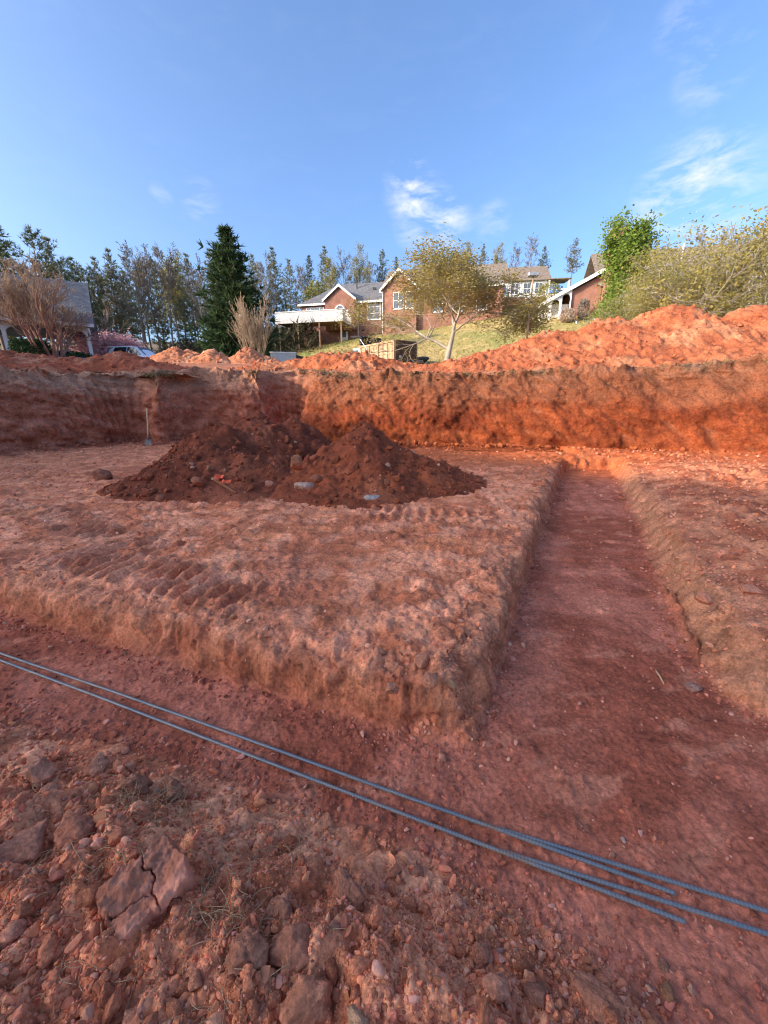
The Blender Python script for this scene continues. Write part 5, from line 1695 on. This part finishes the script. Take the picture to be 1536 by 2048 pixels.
def lawn_culvert():
    D = 41.5
    c = at(845, 690, D)
    g = float(H_far(np.array(c.x), np.array(c.y)))
    o = thing('wrapped_bundle', 'dark rounded bundle lying on the lawn right of the dump truck', 'bundle', (c.x, c.y, g - .05), rad(-8))
    v, f = clod_shape(3, 5, .22, 3, .6)
    me = np_mesh('body', v * np.array((.95, .5, .62)) + np.array((0, 0, .35)), f, np.full((len(v), 3), .05)); new_obj('body', me, M['dark'], o)
    v, f = clod_shape(3, 8, .3, 3, .6)
    me = np_mesh('lower_roll', v * np.array((.75, .5, .45)) + np.array((-.35, -.25, .15)), f, np.full((len(v), 3), .1)); new_obj('lower_roll', me, M['bark'], o)


lawn_culvert()


# ------------------------------------------------------------------ trees
def grow(r, p, d, length, rad_, lvl, cfg, segs, tips):
    n = cfg['n'][lvl]
    step = length / n
    wob, trop = cfg['wob'][lvl], cfg['trop'][lvl]
    last = lvl == len(cfg['n']) - 1
    kids = cfg['kids'][lvl] if not last else 0
    marks = sorted(r.uniform(cfg['from'][lvl], 1.0) for _ in range(kids))
    az = r.uniform(0, 6.28)
    for i in range(n):
        d = (d + Vector((r.gauss(0, wob), r.gauss(0, wob), r.gauss(0, wob) + trop))).normalized()
        q = p + d * step
        ra = rad_ * (1 - .75 * i / n); rb = rad_ * (1 - .75 * (i + 1) / n)
        segs.append((p.x, p.y, p.z, q.x, q.y, q.z, ra, rb, lvl))
        while marks and marks[0] <= (i + 1) / n:
            t = marks.pop(0)
            az += 2.4 + r.uniform(-.5, .5)
            o = d.orthogonal().normalized(); o.rotate(Matrix.Rotation(az, 3, d))
            ang = cfg['ang'][lvl] * r.uniform(.7, 1.25)
            cd = (d * math.cos(ang) + o * math.sin(ang)).normalized()
            grow(r, p.lerp(q, (t * n) % 1), cd, length * cfg['len'][lvl] * (1.1 - .45 * t) * r.uniform(.75, 1.2), ra * cfg['rad'][lvl], lvl + 1, cfg, segs, tips)
        p = q
        if lvl >= cfg.get('leaf_lvl', 99): tips.append((q.x, q.y, q.z))
    if last or lvl >= len(cfg['n']) - 2: tips.append((p.x, p.y, p.z))


def seg_mesh(name, segs, k=4, rmin=.0):
    S = np.array(segs)
    a, b = S[:, :3], S[:, 3:6]; d = b - a; L = np.linalg.norm(d, axis=1, keepdims=True) + 1e-9; d = d / L
    up = np.where(np.abs(d[:, 2:3]) < .9, (0, 0, 1.), (1., 0, 0)); u = np.cross(d, up); u /= np.linalg.norm(u, axis=1, keepdims=True); w = np.cross(d, u)
    th = np.arange(k) * 2 * math.pi / k
    ring = u[:, None] * np.cos(th)[None, :, None] + w[:, None] * np.sin(th)[None, :, None]
    v = np.concatenate([a[:, None] + ring * np.maximum(S[:, 6], rmin)[:, None, None], (b + d * .0)[:, None] + ring * np.maximum(S[:, 7], rmin)[:, None, None]], 1)
    n0 = np.arange(len(S))[:, None] * 2 * k; i = np.arange(k)[None]; j = (np.arange(k)[None] + 1) % k
    f = np.stack([n0 + i, n0 + j, n0 + k + j, n0 + k + i], -1).reshape(-1, 4)
    return np_mesh(name, v.reshape(-1, 3), f)


def leaf_mesh(name, P, size, r, aspect=1.8, droop=0.):
    """a diamond-shaped leaf at each point"""
    n = len(P)
    d = r.normal(size=(n, 3)); d[:, 2] -= droop; d /= np.linalg.norm(d, axis=1, keepdims=True)
    o = r.normal(size=(n, 3)); o = np.cross(d, o); o /= np.linalg.norm(o, axis=1, keepdims=True) + 1e-9
    s = (size * r.uniform(.6, 1.35, n))[:, None]
    v = np.stack([P - d * s * .5, P + o * s * .5 / aspect, P + d * s * .5, P - o * s * .5 / aspect], 1).reshape(-1, 3)
    f = (np.arange(n) * 4)[:, None] + np.arange(4)[None]
    return np_mesh(name, v, f, smooth=False)


def needle_mesh(name, P, dirs, size, r, k=6, wid=.13):
    """tufts of thin needle blades"""
    n = len(P)
    d = np.repeat(dirs, k, 0) + r.normal(size=(n * k, 3)) * .75; d /= np.linalg.norm(d, axis=1, keepdims=True)
    o = np.cross(d, r.normal(size=(n * k, 3))); o /= np.linalg.norm(o, axis=1, keepdims=True) + 1e-9
    s = (np.repeat(size, k) * r.uniform(.6, 1.3, n * k))[:, None]
    q = np.repeat(P, k, 0)
    v = np.stack([q - o * s * wid, q + o * s * wid, q + d * s], 1).reshape(-1, 3)
    f = (np.arange(n * k) * 3)[:, None] + np.arange(3)[None]
    return np_mesh(name, v, f, smooth=False)


def decid(name, seed, cfg, trunk_mat, crown_mat, leaves=0, leaf=.07, rmin=.006, spread_leaf=.12, stems=1, lean=.0, split=2, trunks=None, droop=0.):
    """one broad-leaved tree 1:1 in metres; returns its Empty with trunk and crown"""
    r = random.Random(seed); nr = np.random.default_rng(seed)
    segs, tips = [], []
    for s in range(stems):
        a = 6.28 * s / stems + r.uniform(-.4, .4)
        l = lean * r.uniform(.5, 1.2) if stems > 1 else lean * r.uniform(-1, 1)
        d = Vector((math.cos(a) * l, math.sin(a) * l, 1)).normalized()
        grow(r, Vector((math.cos(a) * .08 * (stems > 1), math.sin(a) * .08 * (stems > 1), -.2)), d, cfg['h'] * r.uniform(.85, 1.05), cfg['r'], 0, cfg, segs, tips)
    o = thing(name, None, None)
    big = [s for s in segs if s[8] < split]; fine = [s for s in segs if s[8] >= split]
    if leaves:
        me = seg_mesh('trunk', segs, 4, rmin); new_obj('trunk', me, trunk_mat, o)
        T = np.array(tips); P = T[nr.integers(0, len(T), leaves)] + nr.normal(0, spread_leaf, (leaves, 3))
        new_obj('crown', leaf_mesh('crown', P, np.full(leaves, leaf), nr, droop=droop), crown_mat, o)
    else:
        new_obj('trunk', seg_mesh('trunk', big, 6, rmin), trunk_mat, o)
        new_obj('crown', seg_mesh('crown', fine, 3, rmin), crown_mat, o)
    return o


def conifer(name, seed, h, r0, bare, mat, whorls=26, per=5, tuft=.55, shape=1.0, gap=.25, droop=.0, trunk=.22, k=6, upturn=.25, sub=5, wid=.13):
    r = random.Random(seed); nr = np.random.default_rng(seed)
    segs = []; P, Dd, Sz = [], [], []
    p = Vector((0, 0, -.3)); lean = Vector((r.gauss(0, .015), r.gauss(0, .015), 1)).normalized()
    n = 14
    for i in range(n):
        q = p + lean * ((h + .3) / n) + Vector((r.gauss(0, .03), r.gauss(0, .03), 0))
        segs.append((*p, *q, trunk * (1 - i / n) + .02, trunk * (1 - (i + 1) / n) + .02, 0)); p = q
    for w in range(whorls):
        t = bare + (1 - bare) * (w + r.uniform(-.3, .3)) / whorls
        t = min(max(t, bare), .985)
        u = (t - bare) / (1 - bare)
        R = r0 * ((1 - u) ** shape) * min(1, (u + .12) * 4) + .12
        az0 = r.uniform(0, 6.28); wv = r.uniform(.78, 1.15)
        for b in range(per):
            if r.random() < gap: continue
            az = az0 + 6.28 * b / per + r.uniform(-.35, .35)
            L = R * r.uniform(.5, 1.2) * wv
            el = .30 * u * 2 - droop + r.uniform(-.12, .12)
            z0 = t * h
            a = Vector((lean.x * z0, lean.y * z0, z0)); d = Vector((math.cos(az) * math.cos(el), math.sin(az) * math.cos(el), math.sin(el)))
            m = a + d * L * .6; e = a + d * L + Vector((0, 0, upturn * L * .4))
            segs.append((*a, *m, .05 * L / r0 + .012, .03, 1)); segs.append((*m, *e, .03, .008, 1))
            ns = max(2, int(sub * L / r0 + 1.5))
            for j in range(ns):
                f = .25 + .75 * (j + r.random()) / ns
                c = a.lerp(m, f / .6) if f < .6 else m.lerp(e, (f - .6) / .4)
                for _ in range(2):
                    P.append((c.x + r.gauss(0, .16 * L), c.y + r.gauss(0, .16 * L), c.z + r.gauss(0, .07 * L) ))
                    Dd.append((d.x * .8, d.y * .8, d.z + .25)); Sz.append(tuft * (.65 + .5 * L / r0))
    o = thing(name, None, None)
    new_obj('trunk', seg_mesh('trunk', segs, 5, .012), M['bark_b'], o)
    new_obj('crown', needle_mesh('crown', np.array(P), np.array(Dd), np.array(Sz), nr, k, wid), mat, o)
    return o


def put(proto, px, base_py, D, top_py, wide, label, cat='tree', group=None, first=True, proto_h=None, rz=None, x=None):
    """stand a tree (or a copy of it) so that it reaches the height the photograph shows"""
    o = proto if first else copy_tree(proto)
    q = at(px, base_py, D)
    X = q.x if x is None else x
    g = float(H_far(np.array(X), np.array(D)))
    H = at(px, top_py, D).z - g
    s = H / proto_h
    o.location = (X, D, g); o.scale = (s * wide, s * wide, s)
    o.rotation_euler = (0, 0, rz if rz is not None else (px * 1.7) % 6.28)
    return tag(o, label, cat, group)


def top_of(o):
    return max(max((v.co.z for v in c.data.vertices), default=0) for c in o.children)


# -- the budding tree in the middle and its like on the right
BUD = dict(h=3.6, r=.17, n=[5, 6, 6, 4, 3], wob=[.08, .14, .18, .22, .25], trop=[.0, .03, .02, .02, .01], kids=[7, 8, 7, 4, 0], ang=[.85, .75, .7, .7], len=[1.05, .62, .55, .5], rad=[.55, .5, .5, .5])
BUD['from'] = [.38, .2, .15, .15, 0]; BUD['leaf_lvl'] = 3
t = decid('budding_tree', 5, BUD, M['bark_pale'], M['bud'], 34000, .085, .008, .20)
put(t, 893, 735, 27.5, 480, 1.75, 'wide spreading tree with tiny olive-gold leaves standing behind the bank, right of the dump truck', proto_h=top_of(t), rz=.6)
BUD2 = dict(BUD); BUD2.update(h=3.0, kids=[7, 8, 6, 3, 0], ang=[1.0, .8, .7, .7], len=[1.25, .65, .55, .5])
BUD2['from'] = [.22, .2, .15, .15, 0]
t2 = decid('budding_tree', 8, BUD2, M['bark_pale'], M['bud_g'], 30000, .09, .007, .22, stems=2, lean=.35)
put(t2, 1400, 640, 24.5, 460, 1.15, 'low spreading budding tree behind the orange mound, left of the pair at right', proto_h=top_of(t2), rz=.2)
t3 = decid('budding_tree', 14, BUD2, M['bark_pale'], M['bud'], 30000, .09, .007, .22, stems=2, lean=.3)
put(t3, 1505, 630, 26.5, 330, 1.2, 'tall budding tree behind the orange mound at the right edge', proto_h=top_of(t3), rz=2.1)
put(t2, 1300, 640, 29, 520, 1.0, 'small budding shrub-like tree in front of the bright green tree', proto_h=top_of(t2), first=False, rz=3.3)

# -- bright green young tree
FR = dict(h=7.2, r=.11, n=[9, 5, 4, 3], wob=[.012, .1, .15, .2], trop=[.02, .10, .06, .03], kids=[30, 6, 4, 0], ang=[.62, .6, .6], len=[.34, .5, .5], rad=[.4, .5, .5])
FR['from'] = [.10, .15, .1, 0]; FR['leaf_lvl'] = 1
t = decid('leafy_tree', 24, FR, M['bark'], M['fresh'], 17000, .16, .008, .22)
put(t, 1240, 630, 34, 410, 1.2, 'bright fresh-green leafy tree beside the brick chimney', proto_h=top_of(t), rz=1.0)

# -- bare reddish multi-stem tree in front of the carport
CR = dict(h=2.5, r=.085, n=[6, 6, 5, 5, 4], wob=[.06, .09, .12, .14, .16], trop=[.03, .05, .06, .08, .05], kids=[4, 5, 5, 4, 0], ang=[.45, .5, .5, .5], len=[.95, .72, .62, .62], rad=[.72, .6, .5, .5])
CR['from'] = [.4, .25, .2, .15, 0]
t = decid('bare_multi_stem_tree', 31, CR, M['bark_red'], M['twigleaf'], 0, 0, .008, stems=8, lean=.55, split=3)
put(t, 108, 722, 25.5, 515, 1.3, 'bare reddish many-stemmed tree with fine brown twigs in front of the carport', proto_h=top_of(t), rz=.4)

# -- tan bare vase-shaped shrub
VS = dict(h=3.4, r=.05, n=[6, 5, 4, 3], wob=[.03, .06, .08, .1], trop=[.03, .06, .08, .05], kids=[5, 5, 3, 0], ang=[.22, .3, .35], len=[.6, .55, .5], rad=[.65, .6, .5])
VS['from'] = [.25, .2, .15, 0]
t = decid('bare_vase_shrub', 41, VS, M['bark_tan'], M['bark_tan'], 0, 0, .009, stems=13, lean=.33, split=2)
put(t, 512, 705, 33, 588, 1.0, 'tan bare vase-shaped shrub in front of the big dark evergreen', 'shrub', proto_h=top_of(t))

# -- pink blossom
PK = dict(h=1.7, r=.09, n=[4, 5, 5, 4], wob=[.1, .15, .2, .2], trop=[.0, .0, -.02, -.03], kids=[8, 7, 6, 0], ang=[.9, .8, .7], len=[1.05, .65, .55], rad=[.6, .5, .5])
PK['from'] = [.3, .2, .15, 0]; PK['leaf_lvl'] = 1
t = decid('blossom_tree', 51, PK, M['bark_b'], M['pink'], 14000, .13, .008, .2, stems=2, lean=.2)
put(t, 248, 715, 35, 648, 1.3, 'pink flowering tree between the carport and the woods', proto_h=top_of(t))

# -- big dark evergreen
t = conifer('evergreen_tree', 61, 16, 4.1, .03, M['cedar'], 46, 8, .72, .72, .22, .05, .3, 7, .35, 8, .12)
put(t, 476, 700, 43, 445, 1.2, 'big dense dark evergreen standing in front of the woods', proto_h=top_of(t))
CED = t

# -- woodland: prototypes, then copies along the tree line
PI = [conifer('pine_tree', 70 + i, 17, 3.1 + .35 * i, .20 + .06 * i, M['pine_w'] if i % 2 else M['pine'], 26, 5, .55, .7, .3, -.1, .17, 8, .45, 6, .09) for i in range(4)]
BT = dict(h=10.5, r=.15, n=[10, 7, 5, 4, 3], wob=[.03, .08, .12, .15, .18], trop=[.02, .07, .06, .04, .03], kids=[14, 6, 5, 3, 0], ang=[.55, .5, .55, .6], len=[.36, .5, .5, .5], rad=[.42, .5, .5, .5])
BT['from'] = [.38, .2, .15, .15, 0]
BA = [decid('bare_tree', 90 + i, dict(BT, h=10 + i), M['bark'], M['greytwig'], 0, 0, .016, split=2) for i in range(3)]
BL = [decid('budding_woodland_tree', 96 + i, dict(BT, h=10 + i), M['bark'], M['bud_g'], 4500, .16, .014, .3) for i in range(2)]
used = set()
row = []


def stand(kind, i, px, D, top, wide, label, cat='tree', group='trees of the woods'):
    lst = {'p': PI, 'b': BA, 'l': BL}[kind]; pr = lst[i % len(lst)]
    row.append((px, D, kind, put(pr, px, 690, D, top, wide, label, cat, group, first=id(pr) not in used, proto_h=top_of(pr), rz=(px * .37 + D) % 6.28)))
    used.add(id(pr))


WOODS = [('p', 2, 8, 47, 396, 1.3), ('p', 0, 48, 50, 436, 1.15), ('p', 2, 108, 54, 446, 1.15), ('p', 3, 140, 52, 470, 1.0), ('p', 0, 172, 57, 510, .9), ('p', 1, 214, 58, 508, .8), ('p', 1, 248, 56, 494, .85),
         ('b', 0, 285, 55, 478, 1.05), ('b', 1, 318, 59, 486, .95), ('b', 2, 345, 57, 478, 1.0), ('l', 0, 362, 62, 488, .8), ('p', 3, 392, 60, 503, .8), ('b', 0, 412, 56, 505, .9), ('p', 1, 440, 66, 495, .9),
         ('b', 1, 232, 64, 520, .9), ('b', 2, 300, 66, 500, 1.0), ('p', 0, 330, 70, 515, .9), ('p', 2, 268, 72, 530, .9), ('p', 2, 190, 68, 525, 1.0), ('p', 0, 375, 74, 520, 1.0),
         ('b', 0, 545, 62, 500, .9), ('p', 1, 558, 70, 490, .9), ('p', 3, 588, 78, 515, .9), ('b', 2, 606, 74, 522, .9), ('p', 0, 625, 84, 508, .8), ('p', 1, 655, 90, 488, .85), ('l', 1, 672, 84, 505, .8), ('b', 1, 690, 92, 498, .8),
         ('l', 0, 716, 92, 488, .85), ('b', 0, 738, 95, 505, .8), ('p', 2, 766, 96, 496, .8), ('p', 0, 792, 100, 512, .7), ('p', 3, 520, 66, 505, .9), ('b', 1, 480, 68, 520, .9), ('p', 2, 640, 76, 560, .9),
         ('b', 2, 905, 96, 500, .8), ('l', 1, 925, 92, 478, .8), ('p', 1, 955, 98, 485, .7), ('l', 0, 985, 95, 478, .8), ('b', 0, 1015, 92, 480, .8), ('b', 1, 1048, 88, 464, .9), ('p', 2, 1070, 92, 490, .9), ('p', 3, 1126, 84, 474, .95),
         ('b', 2, 1195, 80, 490, .6), ('b', 0, 1362, 72, 455, .7), ('b', 2, 1400, 74, 452, .7), ('b', 1, 1525, 66, 440, .8), *[('bpb'[k % 3], k, -70 + 52 * k, 84 + (k * 7) % 17, 524 + (k * 13) % 26, 1.15) for k in range(12)], ('p', 0, -40, 52, 430, 1.1), ('p', 2, -90, 54, 420, 1.1), ('b', 1, -15, 60, 470, 1.0)]
ORD = ['first', 'second', 'third', 'fourth', 'fifth', 'sixth', 'seventh', 'eighth', 'ninth', 'tenth', 'eleventh', 'twelfth', 'thirteenth', 'fourteenth', 'fifteenth', 'sixteenth', 'seventeenth', 'eighteenth', 'nineteenth', 'twentieth', 'twenty-first', 'twenty-second', 'twenty-third', 'twenty-fourth', 'twenty-fifth', 'twenty-sixth', 'twenty-seventh', 'twenty-eighth', 'twenty-ninth', 'thirtieth', 'thirty-first', 'thirty-second', 'thirty-third', 'thirty-fourth', 'thirty-fifth', 'thirty-sixth']
KN = {'p': 'slender pine', 'b': 'bare grey tree', 'l': 'tree in pale bud'}
for w in WOODS: stand(*w, 'tree in the woods')
for kd in 'pbl':
    for side, name in ((lambda p: p < 520, 'in the woods left of the big dark evergreen'), (lambda p: 520 <= p < 850, 'on the skyline behind the brick house'), (lambda p: p >= 850, 'on the skyline right of the brick house')):
        lst = sorted([q for q in row if q[2] == kd and side(q[0])], key=lambda q: q[0])
        for i, q in enumerate(lst):
            q[3]['label'] = f'{ORD[i]} {KN[kd]} from left {name}'

# -- clipped hedge and shrubs
def leafy_box(name, label, loc, sx, sy, sz, mat, n, leaf, seed, rz=0, roundness=3.):
    nr = np.random.default_rng(seed)
    P = nr.uniform(-1, 1, (n * 3, 3)); q = (np.abs(P) ** roundness).sum(1) ** (1 / roundness)
    P = P / q[:, None] * (nr.uniform(.72, 1.03, len(P)) + .10 * fbm3(P, 1.8, 2, seed))[:, None]
    P = P[P[:, 2] > -.98][:n] * np.array((sx, sy, sz / 2)) + np.array((0, 0, sz / 2))
    o = thing(name, label, 'shrub', loc, rz)
    new_obj('foliage', leaf_mesh('foliage', P, np.full(len(P), leaf), nr, 1.5), mat, o)
    r = random.Random(seed); m = []
    for i in range(6):
        a = 6.28 * i / 6
        m.append((0, 0, -.1, sx * .6 * math.cos(a), sy * .6 * math.sin(a), sz * .8, .03, .008, 0))
    new_obj('stems', seg_mesh('stems', m, 4), M['bark_b'], o)
    return o


p = place_far(62, 700, 25.0)
leafy_box('clipped_hedge', 'dark green clipped hedge left of the reddish bare tree', (p[0], p[1], p[2] - .1), .95, .7, at(62, 678, 25.0).z - p[2] + .1, M['hedge'], 6000, .10, 3, roundness=4)
p = place_far(160, 705, 26.5)
leafy_box('low_shrub', 'low dark green shrub under the carport corner post', (p[0], p[1], p[2] - .1), .85, .6, at(160, 704, 26.5).z - p[2] + .1, M['hedge'], 1800, .09, 4, roundness=2.4)
p = place_far(1140, 595, 46)
leafy_box('brown_shrub', 'rounded brown shrub at the left end of the arcaded porch', (p[0], p[1], p[2] - .1), .9, .8, 1.5, M['twigleaf'], 1500, .14, 5, roundness=2)
p = place_far(1095, 612, 56)
leafy_box('olive_shrub', 'loose olive shrub beside the small white house', (p[0], p[1], p[2] - .1), 1.6, 1.2, 2.8, M['bud_g'], 3000, .14, 6, roundness=2)
p = place_far(1165, 590, 46)
leafy_box('porch_shrub', 'tall grey-brown shrub in front of the porch arches', (p[0] + .3, p[1], p[2] - .1), .6, .6, 2.3, M['greytwig'], 1500, .14, 8, roundness=2.2)
p = place_far(598, 640, 60)
leafy_box('yellow_green_shrub', 'yellow-green pointed shrub at the left corner of the brick house', (at(630, 600, 70).x, 70, float(H_far(np.array(at(630, 600, 70).x), np.array(70.))) + .0), 2.4, 2.0, 9.5, M['bud_g'], 4000, .26, 9, roundness=1.7)


leafy_box('added_shade_hedge', 'tall dense unseen hedge added left of the pit to shade the back bank', (-22.0, 8.9, 2.2), 1.3, 3.3, 6.1, M['hedge'], 9000, .34, 12, roundness=5)  # added out of view to keep the sun off the left back bank


def undergrowth():
    """tangle of brush and saplings between the trunks of the woods"""
    nr = np.random.default_rng(77); n = 26000
    x = nr.uniform(-75, -9, n); y = nr.uniform(56, 92, n)
    hgt = np.clip(3.6 + 4 * fbm2(x, y, .16, 3, 7), .6, 9) * nr.uniform(0, 1, n) ** 1.3
    P = np.stack([x, y, H_far(x, y) + hgt], -1)
    d = np.stack([nr.normal(0, .5, n), nr.normal(0, .5, n), np.abs(nr.normal(.8, .5, n))], -1)
    me = needle_mesh('undergrowth', P, d, nr.uniform(.5, 1.3, n), nr, 2, .09)
    tag(new_obj('undergrowth', me, M['brush']), 'brown and green brush between the trunks of the woods', None, None, 'stuff')


undergrowth()


# ------------------------------------------------------------------ grass
M['grass'] = leafmat('dormant_lawn_grass', (.28, .26, .08), (.46, .37, .15), .3, .35)
M['sod'] = leafmat('torn_sod', (.15, .14, .06), (.30, .23, .12), .3, 2)


def grass():
    nr = np.random.default_rng(5); n = 30000
    y = nr.uniform(29.5, 63, n); x = nr.uniform(-17, 47, n)
    ok = (lawn_mask(x, y) > .5) & (x < y * 1.05) & (fbm2(x, y, .9, 3, 9) > -.35)
    x, y = x[ok], y[ok]; m = len(x)
    P = np.stack([x, y, H_far(x, y) + .05 * fbm2(x, y, 1.5, 3, 315) - .01], -1)
    d = np.stack([nr.normal(0, .3, m), nr.normal(0, .3, m), np.full(m, 1.)], -1)
    me = needle_mesh('lawn_grass', P, d, nr.uniform(.10, .24, m), nr, 3, .16)
    tag(new_obj('lawn_grass', me, M['grass']), 'dormant yellow-green lawn grass on the hill', None, None, 'stuff')
    # torn sod and roots hanging along the bank's rim
    R, Nn, s = path_resample(TOE, .02)
    n = 5200
    k = nr.integers(0, len(R), n)
    dep = .62 + .25 * pn2(s[k] * .35, s[k] * 0 + 2.5, 3) + nr.normal(.12, .16, n)
    q = R[k] + Nn[k] * dep[:, None]
    msk = (fbm2(s[k], s[k] * 0, .5, 3, 33) > -.05) & (q[:, 0] > -8.3) & (q[:, 0] < 16)
    q, nn = q[msk], Nn[k][msk]; m = len(q)
    z = H_far(q[:, 0], q[:, 1]) + nr.normal(.02, .035, m)
    d = np.stack([-nn[:, 0] * .7 + nr.normal(0, .4, m), -nn[:, 1] * .7 + nr.normal(0, .4, m), nr.normal(.0, .45, m)], -1)
    me = needle_mesh('rim_sod', np.stack([q[:, 0], q[:, 1], z], -1), d, nr.uniform(.05, .16, m), nr, 4, .07)
    tag(new_obj('rim_sod', me, M['sod']), 'torn sod and grass roots along the rim of the bank', None, None, 'stuff')


grass()
